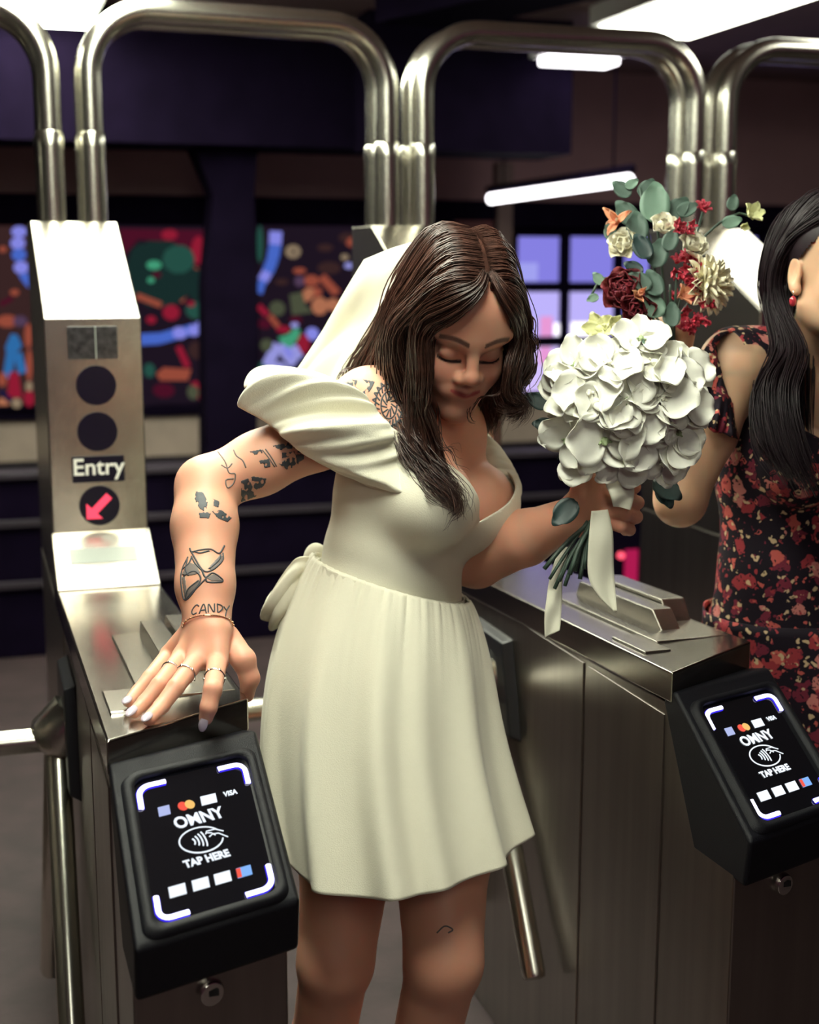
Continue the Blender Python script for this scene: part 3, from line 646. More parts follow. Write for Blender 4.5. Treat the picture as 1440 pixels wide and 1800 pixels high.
for q in (body, torso):
    q.ell(tp(0, -.005, .17), (.135, .098, .18), TM, .04); q.ell(tp(0, 0, 0), (.128, .098, .13), TM, .05)
    for sg in (-1, 1): q.ell(tp(sg*.066, .088, .165), (.066, .062, .068), TM, .022 if q is body else .045)
    q.ell(tp(0, .0, .27), (.13, .075, .07), TM, .05)
    q.ell(W0+np.array([0, 0, -.15])-RT*.012, (.135, .115, .14), np.array([S1, np.cross(S1, [0, 0, 1]), [0, 0, 1]]).T, .06)
body.cap(RS, LS, .046, .046, .04); body.ell(RS, (.056, .056, .056), None, .03); body.ell(LS, (.055, .055, .055), None, .03)
body.cap(NB-U0*.03, HC+HM@np.array([0, -.03, -.05]), .056, .050, .035)
head_sdf(body, HC, HM)
arm = Sdf()
for q in (body, arm):
    q.chain([RS, at(560, 765, 2.19), at(455, 815, 2.18), RE], [.056, .052, .048, .044], .02)
    q.chain([RE, at(360, 925, 2.115), at(361, 1030, 2.065), RW], [.047, .0495, .0425, .0335], .015)
# right hand flat on the turnstile
MC = [onz(382, 1163, 1.052), onz(347, 1158, 1.055), onz(320, 1154, 1.052), onz(298, 1150, 1.043)]
FN = [[MC[0], onz(374, 1212, 1.046), onz(367, 1243, 1.024), onz(362, 1262, 1.008)],
      [MC[1], onz(309, 1208, 1.036), onz(284, 1241, 1.017), onz(262, 1264, 1.009)],
      [MC[2], onz(279, 1204, 1.034), onz(254, 1234, 1.016), onz(236, 1252, 1.008)],
      [MC[3], onz(263, 1190, 1.027), onz(242, 1215, 1.013), onz(226, 1234, 1.008)]]
FR = [[.0150, .0128, .0118, .0098], [.0142, .0122, .0110, .0094], [.0138, .0112, .0102, .0088], [.0130, .0102, .0092, .0080]]
TH = [onz(398, 1122, 1.068), onz(428, 1160, 1.047), onz(439, 1192, 1.020), onz(434, 1222, .990)]
TR_ = [.021, .0175, .0140, .0108]
def build_hand(q, wrist, MCs, fingers, FRs, thumb, TRs, wr=.024, pr=(.0165, .0165, .0155, .0145)):
    for i in range(4):
        a = wrist+(MCs[i]-wrist)*.12+(MCs[1]-MCs[2])*(1.4-i)*.35
        q.cap(a, MCs[i], wr*.86, pr[i], .014)
    q.cap(wrist, wrist+(thumb[0]-wrist)*.6, wr, .020, .012)
    for i in range(4): q.chain(fingers[i], FRs[i], .0035)
    q.chain(thumb, TRs, .007)
build_hand(body, RW, MC, FN, FR, TH, TR_); 
# left arm holding the bouquet
LE = at(838, 985, 2.33); LW = at(1012, 905, 2.17)
body.chain([LS, tp(.19, .02, .16), LE], [.052, .046, .044], .02); body.chain([LE, at(925, 945, 2.24), LW], [.046, .044, .030], .015)
HO = at(1066, 886, 2.14)            # centre of the grip
# legs
hz = np.array([0, 0, 1.]); legL = [at(750, 1200, 2.32), at(776, 1480, 2.255), at(780, 1690, 2.19)]; legR = [at(635, 1200, 2.34), at(612, 1480, 2.30), at(590, 1690, 2.26)]
aL = np.array([legL[2][0]-.01, legL[2][1]+.10, .085]); aR = np.array([legR[2][0]+.02, legR[2][1]+.14, .085]); Fh = np.array([F1[0], F1[1], 0]); Fh /= np.linalg.norm(Fh)
for L, a in ((legL, aL), (legR, aR)):
    body.chain(L, [.098, .080, .062], .03); body.chain([L[2], (L[2]*.55+a*.45)+Fh*-.02, a], [.058, .054, .034], .02)
    body.chain([a+np.array([0, 0, -.03])-Fh*.03, a+Fh*.08+np.array([0, 0, -.052]), a+Fh*.17+np.array([0, 0, -.062])], [.034, .030, .020], .02)
# left hand: palm behind the stems, four fingers wrapped round, thumb on the camera side
gx = RT; gy = UPV; gz = -FW          # rough local axes of the grip
def G(x, y, z): return HO+gx*x+gy*y+gz*z
LMC = [G(-.012, .032, .020), G(-.010, .012, .026), G(-.008, -.008, .026), G(-.006, -.026, .020)]
LFN = [[LMC[0], G(.020, .034, .036), G(.040, .026, .018), G(.038, .020, -.004)], [LMC[1], G(.024, .010, .040), G(.045, .002, .020), G(.040, -.004, -.006)],
       [LMC[2], G(.024, -.014, .038), G(.043, -.020, .018), G(.038, -.024, -.006)], [LMC[3], G(.018, -.034, .030), G(.034, -.040, .014), G(.030, -.042, -.006)]]
LTH = [G(-.040, .018, .006), G(-.020, .044, .010), G(.004, .054, .020), G(.024, .050, .028)]
build_hand(body, LW, LMC, LFN, [[.0125, .0112, .0102, .0085]]*3+[[.0115, .0098, .0090, .0076]], LTH, [.018, .015, .0125, .0098], .024)
lo, hi = body.bounds(.02)
pcs = []
# coarse trunk, fine head and hands: pieces of one field meeting on planes
hb = HC-.17, HC+.17
nd = HM@np.array([0, .5, 1.]); nd /= np.linalg.norm(nd); ncut = (HC+HM@np.array([0, .0, -.135]))@HM[:, 2]
Vh, Fh_ = body.mesh(HC-.19, HC+.19, .0022); pcs.append(clipbox((Vh, Fh_), HM[:, 2], ncut, '>'))
aw = (RW-RE)/np.linalg.norm(RW-RE); wc = (RE*.75+RW*.25)@aw
handpts = np.array([p for f in FN for p in f]+TH+[RW, RE]); Vr, Fr_ = body.mesh(handpts.min(0)-.06, handpts.max(0)+.06, .0022)
pcs.append(clipbox((Vr, Fr_), aw, wc, '>'))
al = (LW-LE)/np.linalg.norm(LW-LE); lc = (LE*.35+LW*.65)@al
Vl, Fl = body.mesh(np.minimum(HO, LW)-.10, np.maximum(HO, LW)+.10, .0022); pcs.append(clipbox((Vl, Fl), al, lc, '>'))
Vb, Fb = body.mesh(lo, hi, .006)
cb = Vb[Fb].mean(1)
rm = ((cb@HM[:, 2] >= ncut+.004) & (np.abs(cb-HC).max(1) < .19)) | ((cb@aw >= wc+.004) & (cb > handpts.min(0)-.06).all(1) & (cb < handpts.max(0)+.06).all(1)) | ((cb@al >= lc+.004) & (cb > np.minimum(HO, LW)-.1).all(1) & (cb < np.maximum(HO, LW)+.1).all(1))
Fb = Fb[~rm]; u, inv = np.unique(Fb, return_inverse=True); pcs.append((Vb[u], inv.reshape(Fb.shape)))
pcs = [(v-BROFF, f) for v, f in pcs]
BODY = body_object('body', pcs, BR, 'skin', HC-BROFF, HM)
# ------------------------------------------------------------------ dress
def cut_mesh(V, F, planes):           # planes: list of (co, no): removes what lies on the +no side
    bm = bmesh.new(); vs_ = [bm.verts.new(p) for p in V]
    for f in F:
        try: bm.faces.new([vs_[i] for i in f])
        except ValueError: pass
    for co, no in planes: bmesh.ops.bisect_plane(bm, geom=bm.verts[:]+bm.edges[:]+bm.faces[:], dist=1e-5, plane_co=Vector(co), plane_no=Vector(no), clear_outer=True)
    return bm
def solid(o, t, off=1.):
    m = o.modifiers.new('thickness', 'SOLIDIFY'); m.thickness = t; m.offset = off; return o
VB = tp(.004, .135, .146)              # bottom of the neckline
lo, hi = torso.bounds(.03); lo[2] = tp(0, 0, -.08)[2]
V, F = torso.mesh(lo, hi, .0045, .007)
# gentle cloth pull wrinkles
q = (V-W0)@TM; ph = q[:, 2]*70+q[:, 0]*22+2*vnoise(V, 14, 5)
amp = .0016*np.exp(-((q[:, 2]-.06)/.06)**2); 
nrm = (V-(W0+np.outer(q[:, 2], U0))); nrm /= np.linalg.norm(nrm, axis=1)[:, None]; V = V+nrm*(amp*np.sin(ph))[:, None]
parts_ = []
for sg, sh in ((-1, tp(-.150, .03, .275)), (1, tp(.150, .05, .262))):
    d = sh-VB; no = np.cross(d, F1)*(1 if sg < 0 else -1); no /= np.linalg.norm(no)
    if no.dot(U0) < 0: no = -no
    bm = cut_mesh(V, F, [(tp(0, 0, -.045), -U0+0*S1), (tp(0, 0, 0), S1*(-sg)), (VB, no)])
    me = bpy.data.meshes.new('t'); bm.to_mesh(me); bm.free()
    parts_.append((np.array([v.co for v in me.vertices]), [tuple(p.vertices) for p in me.polygons])); bpy.data.meshes.remove(me)
Vd, Fd = joinvf(parts_)
DR = mobj('dress_bodice', Vd-BROFF, Fd, 'dress_ivory', BR, True)
bm = bmesh.new(); bm.from_mesh(DR.data); bmesh.ops.remove_doubles(bm, verts=bm.verts[:], dist=.0008); bm.to_mesh(DR.data); bm.free(); DR.data.polygons.foreach_set('use_smooth', [True]*len(DR.data.polygons)); solid(DR, .003)
# neckline piping
# skirt: gathered waist, falling into deep soft folds
wn = U0+S1*.06+F1*.05; wn /= np.linalg.norm(wn)
def skirt():
    nt_, nl = 420, 90; th = np.linspace(0, 2*math.pi, nt_, endpoint=False); V = []
    # ring frame: horizontal
    ex = np.array([RT[0], RT[1], 0]); ey = np.array([-FW[0], -FW[1], 0]); ey /= np.linalg.norm(ey)
    cw = tp(0, .002, .014); ch = at(700, 1478, 2.24)
    r = np.random.default_rng(11); nf = 12; fa = np.sort((np.arange(nf)+.55*r.random(nf))/nf*2*math.pi); fw_ = .6+.8*r.random(nf)
    def fold(t):
        s = np.zeros_like(t)
        for a, wgt in zip(fa, fw_): d = np.angle(np.exp(1j*(t-a))); s += wgt*np.exp(-(d/.14)**2)
        return s
    fd = fold(th); fd = (fd-fd.mean())
    fine = np.sin(th*46+2*np.sin(th*3))*.5+np.sin(th*71+1.3)*.3
    for i in range(nl):
        v = i/(nl-1); c = cw*(1-v)+ch*v-ex*.022*math.sin(v*math.pi)
        rx = .127+(.196-.127)*v**.75+.022*math.sin(min(1, v*2.2)*math.pi/2)*(1-v); ry = .134+(.196-.134)*v**.8+.015*math.sin(min(1, v*2.2)*math.pi/2)*(1-v)
        # waist ring follows the tilted seam
        a = .0012+.030*v**.8; g = .0032*math.exp(-v*9)
        dr = a*fd+g*fine+.004*v*np.sin(th*3+1)
        P = c+np.outer((rx+dr)*np.cos(th), ex)+np.outer((ry+dr)*np.sin(th), ey)
        Ph = P-c; tilt = (1-v)**3*(-(Ph[:, 0]*wn[0]+Ph[:, 1]*wn[1])/wn[2])
        P[:, 2] += tilt+v**2*(.010*fd+.010*np.sin(th*2+.8))
        if v < .04: P[:, 2] += .0
        V.append(P)
    V = np.concatenate(V); F = []
    for i in range(nl-1):
        for j in range(nt_): k = (j+1) % nt_; F.append((i*nt_+j, i*nt_+k, (i+1)*nt_+k, (i+1)*nt_+j))
    return V, F
V, F = skirt(); SKO = solid(mobj('dress_skirt', V-BROFF, F, 'dress_ivory', BR, True), .003)
# waistband
def loft(name, A, Bc, nseg, bulge, wr, m, parent, thick=.003, seed=0, closed=True, hemfl=.0):
    """sleeve-like puff between closed curves A (gathered) and B (hem), bulging outwards from their axis"""
    n = 160; a = spline(np.vstack([A, A[:1]]), n+1)[:-1]; b = spline(np.vstack([Bc, Bc[:1]]), n+1)[:-1]; ca, cb = a.mean(0), b.mean(0)
    V = []; t = np.arange(n)/n*2*math.pi; r = np.random.default_rng(seed)
    ph = r.random(6)*6.28
    for i in range(nseg+1):
        v = i/nseg; P = a*(1-v)+b*v; C = ca*(1-v)+cb*v; o = P-C; L = np.linalg.norm(o, axis=1)[:, None]; o = o/L
        w = np.sin(v*math.pi)**.8
        gath = sum(np.sin(t*f+ph[k]+v*1.2*((k % 2)*2-1)) for k, f in enumerate((9, 14, 21, 27)))/4
        big = sum(np.sin(t*f+ph[k+4]+1.5*v) for k, f in enumerate((4, 6)))/2
        rid = 1-np.abs(vnoise(np.stack([np.cos(t)*3.2, np.sin(t)*3.2, np.full(n, v*1.1)], 1), 1.9, seed+20))*1.6
        d = bulge*w+wr*(1.9*gath*(1-.6*v)*(.45+.7*w)+2.2*rid*(.3+w)*(1-.3*v)+big*1.0*w)+hemfl*v**4*big
        V.append(P+o*d[:, None])
    V = np.concatenate(V); F = []
    for i in range(nseg):
        for j in range(n): k = (j+1) % n; F.append((i*n+j, i*n+k, (i+1)*n+k, (i+1)*n+j))
    return solid(mobj(name, V-BROFF, F, m, parent, True), thick)
A = [at(600, 678, 2.155), at(632, 690, 2.13), at(668, 725, 2.125), at(708, 785, 2.13), at(738, 838, 2.15), at(728, 866, 2.19), at(690, 830, 2.27), at(640, 745, 2.30), at(600, 690, 2.27)]
B = [at(437, 686, 2.17), at(428, 716, 2.13), at(458, 738, 2.115), at(508, 775, 2.12), at(560, 814, 2.13), at(640, 850, 2.14), at(705, 874, 2.16), at(690, 850, 2.24), at(600, 800, 2.28), at(500, 735, 2.27), at(440, 690, 2.23)]
loft('dress_sleeve', A, B, 40, .030, .0105, 'dress_ivory', BR, seed=4, hemfl=.010)
A = [at(836, 772, 2.36), at(850, 800, 2.31), at(872, 850, 2.28), at(890, 884, 2.29), at(880, 870, 2.40), at(850, 800, 2.44)]
B = [at(862, 775, 2.38), at(893, 810, 2.34), at(912, 850, 2.33), at(908, 884, 2.34), at(898, 886, 2.40), at(880, 810, 2.45)]
loft('dress_sleeve', A, B, 24, .016, .005, 'dress_ivory', BR, seed=9, hemfl=.003)
# waistband covering the gathers
Vw, Fw = torso.mesh(*[np.array(b) for b in (tp(0, 0, 0)-.2, tp(0, 0, 0)+.2)], .0045, .0125)
wn = U0+S1*.06+F1*.05; wn /= np.linalg.norm(wn); bm = cut_mesh(Vw, Fw, [(tp(0, 0, .012), wn), (tp(0, 0, -.018), -wn)])
me = bpy.data.meshes.new('waistband'); bm.to_mesh(me); bm.free(); me.transform(Matrix.Translation(-Vector(BROFF))); me.materials.append(MATS['dress_ivory']); me.polygons.foreach_set('use_smooth', [True]*len(me.polygons))
solid(link(bpy.data.objects.new('waistband', me), BR), .0025)
# bow at the back of the waist
bc = at(556, 985, 2.33)
def bowloop(rows, name, seed):
    return sheet(rows, 'dress_ivory', name, BR, 40, 50, .004, lambda u, v: .006*np.sin(u*14+3*v+seed)*np.sin(np.pi*np.clip(v*1.1, 0, 1)))
o3 = lambda L: [at(x, y, d)-BROFF for x, y, d in L]
bowloop([o3([(560, 980, 2.27), (556, 1000, 2.29), (552, 1020, 2.31)]), o3([(515, 985, 2.25), (520, 1020, 2.24), (528, 1060, 2.27)]), o3([(468, 1050, 2.27), (480, 1075, 2.25), (500, 1095, 2.28)]), o3([(461, 1072, 2.32), (474, 1098, 2.33), (492, 1106, 2.33)]), o3([(478, 1040, 2.36), (500, 1075, 2.38), (520, 1085, 2.37)]), o3([(548, 985, 2.33), (552, 1005, 2.34), (554, 1020, 2.34)])], 'bow_loop', 0)
bowloop([o3([(560, 985, 2.33), (556, 1003, 2.34), (553, 1022, 2.33)]), o3([(530, 1000, 2.40), (520, 1040, 2.42), (528, 1080, 2.40)]), o3([(512, 1060, 2.45), (515, 1100, 2.46), (530, 1130, 2.43)]), o3([(530, 1045, 2.44), (540, 1070, 2.44), (548, 1090, 2.42)]), o3([(560, 990, 2.36), (560, 1005, 2.36), (560, 1020, 2.36)])], 'bow_loop', 2)
bowloop([o3([(548, 1005, 2.30), (558, 1008, 2.31)]), o3([(512, 1080, 2.31), (540, 1090, 2.31)]), o3([(488, 1140, 2.34), (530, 1160, 2.34)]), o3([(482, 1200, 2.36), (522, 1230, 2.36)])], 'bow_tail', 4)
kn = Sdf(); kn.ell(bc-BROFF, (.022, .026, .030), None, .01); V, F = kn.mesh(*kn.bounds(.01), .003); mobj('bow_knot', V, F, 'dress_ivory', BR, True)
# veil: long strip of ivory cloth folded over a comb on the crown, hanging behind the shoulder
rows = [o3([(775, 418, 2.20), (735, 424, 2.24), (690, 436, 2.28), (640, 456, 2.30)]),
        o3([(712, 470, 2.26), (690, 490, 2.28), (650, 500, 2.30), (606, 512, 2.32)]),
        o3([(672, 545, 2.30), (648, 560, 2.31), (610, 575, 2.34), (565, 584, 2.35)]),
        o3([(635, 615, 2.32), (600, 625, 2.33), (560, 635, 2.36), (528, 640, 2.37)]),
        o3([(605, 670, 2.34), (570, 690, 2.35), (530, 690, 2.38), (496, 688, 2.39)]),
        o3([(570, 790, 2.37), (545, 800, 2.38), (515, 790, 2.41), (492, 780, 2.42)])]
sheet(rows, 'veil_ivory', 'veil', BR, 60, 90, .0016, lambda u, v: .010*np.sin(u*9+2*v)*v+.004*np.sin(u*17-3*v)*v)
rows = [o3([(760, 424, 2.23), (800, 424, 2.24), (838, 440, 2.25)]), o3([(700, 560, 2.34), (790, 560, 2.36), (868, 560, 2.35)]), o3([(650, 690, 2.37), (780, 690, 2.40), (872, 680, 2.38)]), o3([(640, 780, 2.42), (770, 790, 2.44), (851, 776, 2.42)])]
sheet(rows, 'veil_ivory', 'veil', BR, 50, 60, .0016, lambda u, v: .010*np.sin(u*22)*v)
# ------------------------------------------------------------------ bride's hair
def strands(guides, seed, seg=26, sides=3):
    """guides: (points, n, spread start/mid/end, radius, wave amplitude, wave count)"""
    r = np.random.default_rng(seed); Vs = []; Fs = []; o = 0; t = np.linspace(0, 1, seg)
    base = np.array([(i*sides+j, i*sides+(j+1) % sides, (i+1)*sides+(j+1) % sides, (i+1)*sides+j) for i in range(seg-1) for j in range(sides)])
    a = np.arange(sides)*2*math.pi/sides
    for pts, n, sp, rad, wa, wn in guides:
        P, T, N, B = frames(spline(pts, seg)); spr = np.interp(t, [0, .45, 1], sp)
        for _ in range(n):
            u, v = r.normal(size=2)*.5; ph = r.random()*6.28; tl = .82+.18*r.random(); w = wa*(.5+r.random())*t**1.3
            jit = spline(r.normal(size=(6, 3))*.0025, seg)*t[:, None]
            Q = P+N*(u*spr+w*np.sin(wn*6.28*t+ph*.35))[:, None]+B*(v*spr+w*np.cos(wn*6.28*t+ph*.35))[:, None]+jit
            if tl < 1: Q = spline(Q, 60)[np.linspace(0, 59*tl, seg).astype(int)]
            rr = rad*(.7+.6*r.random())*np.clip(1.15-t**4, .15, 1)*np.clip(.25+t*9, 0, 1)
            V = Q[:, None, :]+rr[:, None, None]*(np.cos(a)[None, :, None]*N[:, None, :]+np.sin(a)[None, :, None]*B[:, None, :])
            Vs.append(V.reshape(-1, 3)); Fs.append(base+o); o += seg*sides
    return np.concatenate(Vs), np.concatenate(Fs)
def hl(x, y, z): return HC+HM@np.array([x, y, z])
# scalp cap so no skin shows between the strands
cp = Sdf(); cp.ell(HC+HM@np.array([0, -.018, .048]), (.083, .104, .091), HM, .01)
V, F = cp.mesh(HC-.16, HC+.16, .004)
q = (V[F].mean(1)-HC)@HM; keep = (q[:, 1] < .030+.55*(q[:, 2]-.03)) & (q[:, 2] > -.045+.5*q[:, 1]) | (q[:, 2] > .115)
keep &= ~((np.abs(q[:, 0]) < .048) & (q[:, 2] < .118) & (q[:, 1] > .02)); F = F[keep]
gl = []
for i, y0 in enumerate(np.linspace(.058, -.095, 15)):
    k = i/14; zt_ = .048+.091*math.sqrt(max(0, 1-((y0+.018)/.106)**2))
    sx = .010
    # image-left side
    st = hl(sx-.004, y0, zt_+.002); s2 = hl(-.045, y0-.004, zt_*.86+.010); s3 = hl(-.082, y0*.62-.004, .045+.01*k); s4 = hl(-.090, y0*.5-.006, -.010)
    if i < 6: tail = [at(738-8*i, 700, 2.13+.01*i), at(735-3*i, 760, 2.13), at(752+4*i, 820, 2.11), at(770+5*i, 872, 2.10), at(790+2*i, 900+4*i, 2.10)]
    elif i < 10: tail = [at(700-6*(i-6), 690, 2.16+.01*i*.5), at(716+4*(i-6), 760, 2.13), at(742+6*(i-6), 830, 2.115), at(770+6*(i-6), 890, 2.10)]
    else: tail = [at(668-8*(i-10), 630, 2.24), at(650-6*(i-10), 690, 2.30), at(650, 780, 2.36), at(660, 860, 2.39)]
    gl.append(([st, s2, s3, s4]+tail, 100, (.006, .020, .016), .00105, .014, 2.8))
    # image-right side
    st = hl(sx+.004, y0, zt_+.002); s2 = hl(.048, y0-.004, zt_*.88+.008); s3 = hl(.084, y0*.62-.004, .050); s4 = hl(.091, y0*.5-.008, -.002)
    if i < 7: tail = [at(908+2*i, 640, 2.10+.01*i), at(892+3*i, 680, 2.12), at(905+2*i, 712, 2.13), at(880+4*i, 735, 2.12)]
    else: tail = [at(905-4*(i-7), 640, 2.2), at(880-6*(i-7), 700, 2.28), at(850, 770, 2.33)]
    gl.append(([st, s2, s3, s4]+tail, 80, (.006, .017, .012), .00105, .010, 2.0))
# face-framing locks and loose curls
for k in range(3):
    gl.append(([hl(.004, .050-.004*k, .128), hl(-.012, .076-.006*k, .116), hl(-.046, .080-.008*k, .090+.004*k), hl(-.074, .056-.006*k, .040), at(742-4*k, 660, 2.08), at(735-4*k, 720, 2.11), at(752, 800, 2.11), at(785+6*k, 872, 2.10)], 80, (.004, .011, .012), .0010, .009, 2.4))
    gl.append(([hl(.014, .050-.004*k, .128), hl(.030, .076-.006*k, .114), hl(.056, .078-.008*k, .086+.004*k), hl(.076, .050-.006*k, .036), at(908, 640, 2.09), at(900+3*k, 690, 2.10), at(910, 715, 2.11), at(880, 725, 2.11)], 60, (.004, .009, .008), .0010, .007, 2.4))
gl += [([hl(.006, .050, .128), hl(-.010, .080, .112), hl(-.040, .088, .082), hl(-.066, .070, .035), at(752, 660, 2.06), at(742, 720, 2.09), at(765, 800, 2.10), at(800, 868, 2.09), at(796, 915, 2.09)], 90, (.004, .010, .010), .0010, .009, 2.4),
       ([hl(.012, .050, .128), hl(.026, .080, .110), hl(.050, .086, .082), hl(.070, .062, .030), at(900, 640, 2.06), at(893, 690, 2.08), at(906, 715, 2.09), at(868, 712, 2.08)], 80, (.004, .009, .007), .0010, .007, 2.6),
       ([hl(-.08, .03, .0), at(755, 690, 2.06), at(748, 730, 2.08), at(775, 780, 2.09), at(800, 790, 2.09), at(826, 805, 2.10)], 5, (.004, .006, .005), .0007, .006, 3),
       ([hl(-.08, .02, -.01), at(760, 740, 2.08), at(790, 800, 2.10), at(823, 836, 2.10)], 5, (.004, .006, .004), .0007, .004, 3),
       ([hl(-.085, .0, .0), at(720, 780, 2.10), at(770, 850, 2.10), at(803, 880, 2.09), at(800, 910, 2.09), at(770, 925, 2.10)], 8, (.004, .008, .006), .0007, .007, 3),
       ([hl(-.088, -.04, .0), at(648, 650, 2.22), at(612, 652, 2.22), at(596, 668, 2.22), at(606, 676, 2.22)], 6, (.004, .006, .004), .0006, .004, 2),
       ([hl(.085, .0, .0), at(925, 560, 2.12), at(934, 600, 2.12), at(925, 640, 2.12)], 20, (.004, .008, .008), .0009, .008, 3),
       ([hl(.085, .02, -.02), at(880, 690, 2.09), at(838, 700, 2.10), at(828, 735, 2.11), at(842, 748, 2.12)], 6, (.004, .005, .004), .0007, .006, 3)]
Vs, Fs = strands(gl, 5)
HAIR = mobj('hair', Vs-BROFF, Fs, 'hair_brown', BR, True)
mobj('hair_cap', V-BROFF, F, 'hair_brown', BR, True)
# ------------------------------------------------------------------ tattoos (ink following the skin), rings, bracelet, nails
bpy.context.view_layer.update()
def bvh_of(o, off):
    me = o.data; return BVHTree.FromPolygons([Vector(np.array(v.co)+off) for v in me.vertices], [tuple(p.vertices) for p in me.polygons])
BT = bvh_of(BODY, BROFF)
def hit(x, y):
    d = at(x, y, 1.)-CAMPOS; h = BT.ray_cast(Vector(CAMPOS), Vector(d/np.linalg.norm(d)))
    return None if h[0] is None else (np.array(h[0]), np.array(h[1]))
def ink_lines(name, lines, wpx, m='tattoo_ink', jit=0):
    L = []
    for ln in lines:
        P = []
        for x, y in spline(np.array(ln, float), max(4, int(sum(np.hypot(*(np.array(ln[i+1])-ln[i])) for i in range(len(ln)-1))/2.5))):
            h = hit(x, y)
            if h: P.append(h[0])
        if len(P) > 2: L.append(tube(np.array(P), wpx/2*2.08/FPX, 6))
    if L: V, F = joinvf(L); return mobj(name, V-BROFF, F, m, BODY, True)
def inside(p, poly):
    c = False; x, y = p
    for i in range(len(poly)):
        (x0, y0), (x1, y1) = poly[i-1], poly[i]
        if (y0 > y) != (y1 > y) and x < (x1-x0)*(y-y0)/(y1-y0)+x0: c = not c
    return c
def ink_fill(name, polys, m='tattoo_grey', step=1.1, tex=.0):
    L = []
    for poly in polys:
        a = np.array(poly); x0, y0 = a.min(0); x1, y1 = a.max(0); nx, ny = int((x1-x0)/step)+1, int((y1-y0)/step)+1; pts = {}; V = []; F = []
        def gv(i, j):
            if (i, j) not in pts:
                h = hit(x0+i*step, y0+j*step)
                if h is None: pts[(i, j)] = None
                else: pts[(i, j)] = len(V); V.append(h[0]+h[1]*.0005)
            return pts[(i, j)]
        for i in range(nx):
            for j in range(ny):
                if inside((x0+(i+.5)*step, y0+(j+.5)*step), poly) and (not tex or vnoise(np.array([[x0+i*step, y0+j*step, 0.]]), .55, 2)[0] > -tex):
                    qd = [gv(i, j), gv(i, j+1), gv(i+1, j+1), gv(i+1, j)]
                    if None not in qd: F.append(tuple(qd))
        if F: L.append((np.array(V), F))
    if L: V, F = joinvf(L); return solid(mobj(name, V-BROFF, F, m, BODY, True), .0005, -1)
def zt4(L): return [(240+x/3.75, 780+y/3.75) for x, y in L]
# handwritten word on the forearm
def letters():
    def q(pts, ox, oy, s=1.): return [(ox+x*s, oy+y*s) for x, y in pts]
    return [q([(13, 3), (9, 0), (3, 6), (0, 13), (3, 17), (9, 14)], 337, 1063), q([(0, 17), (8, 0), (13, 16)], 350, 1062), q([(3, 11), (11, 10)], 350, 1062),
            q([(0, 16), (1, 1), (10, 15), (11, 0)], 366, 1061), q([(1, 0), (2, 15)], 381, 1062), q([(0, 0), (8, 2), (10, 8), (3, 15)], 381, 1062), q([(0, 1), (5, 8)], 393, 1065), q([(10, 0), (5, 9), (3, 20)], 393, 1065)]
ink_lines('tattoo_word', letters(), 2.6)
ink_lines('butterfly_tattoo', [zt4(l) for l in ([(352, 688), (365, 712), (420, 700), (490, 695), (545, 722), (580, 672)], [(570, 720), (566, 770), (500, 832), (436, 832), (362, 712)], [(555, 730), (540, 770), (480, 825)],
    [(340, 745), (305, 820), (293, 900), (320, 1030), (402, 940), (422, 880), (380, 840), (310, 872)], [(362, 740), (388, 790), (432, 835)], [(335, 760), (325, 830), (345, 870)], [(320, 1030), (340, 960), (410, 900)], [(432, 836), (456, 880), (505, 852), (570, 905), (472, 912), (456, 880)], [(320, 1030), (456, 890)], [(380, 708), (420, 720), (480, 705)], [(300, 830), (345, 790), (365, 745)])], 3.2, 'tattoo_ink')
ink_fill('butterfly_tattoo', [zt4(p) for p in ([(300, 860), (345, 780), (395, 800), (420, 850), (395, 860), (340, 870)], [(470, 825), (540, 745), (568, 740), (560, 790), (500, 832)], [(460, 885), (510, 855), (565, 903), (500, 905)], [(322, 1020), (345, 955), (405, 900), (418, 905), (395, 945)], [(300, 880), (320, 875), (330, 960), (318, 1010)])])
ink_fill('moth_tattoo', [zt4(p) for p in ([(390, 315), (440, 322), (470, 385), (455, 450), (412, 425), (384, 360)], [(495, 445), (560, 438), (626, 490), (600, 516), (540, 492)], [(412, 455), (492, 452), (478, 492), (415, 488)], [(508, 365), (546, 382), (540, 420), (508, 410)])], 'tattoo_ink', tex=.5)
for l_ in ([(640, 40), (660, 80), (700, 110), (722, 160)], [(535, 50), (585, 120), (610, 190), (650, 200), (640, 260), (600, 290), (590, 240), (640, 230)], [(560, 140), (600, 160), (630, 130)], [(830, 40), (870, 90), (912, 152)], [(850, 35), (890, 90), (925, 150)]): ink_lines('arm_linework_tattoo', [zt4(l_)], 2.6, 'tattoo_grey')
ink_fill('arm_blackwork_tattoo', [zt4(p) for p in ([(748, 52), (822, 38), (832, 60), (768, 76)], [(808, 112), (872, 100), (892, 150), (832, 162)], [(900, 14), (1060, -20), (1070, 24), (930, 46)], [(940, 132), (1020, 85), (1075, 110), (1060, 150), (990, 168)], [(1085, 0), (1125, 20), (1120, 90), (1060, 128), (1050, 80)], [(690, 245), (770, 215), (870, 232), (830, 285), (790, 300), (790, 345), (690, 385)], [(960, 60), (1040, 50), (1050, 75), (960, 95)])], 'tattoo_ink', tex=.25)
def zs4(L): return [(440+x/4.5, 340+y/4.5) for x, y in L]
ink_fill('shoulder_bird_tattoo', [zs4(p) for p in ([(745, 1510), (800, 1472), (850, 1480), (830, 1530), (870, 1560), (850, 1600), (800, 1570)], [(890, 1470), (985, 1490), (950, 1560), (880, 1615), (850, 1600), (925, 1545), (930, 1510)])], 'tattoo_ink', tex=.4)
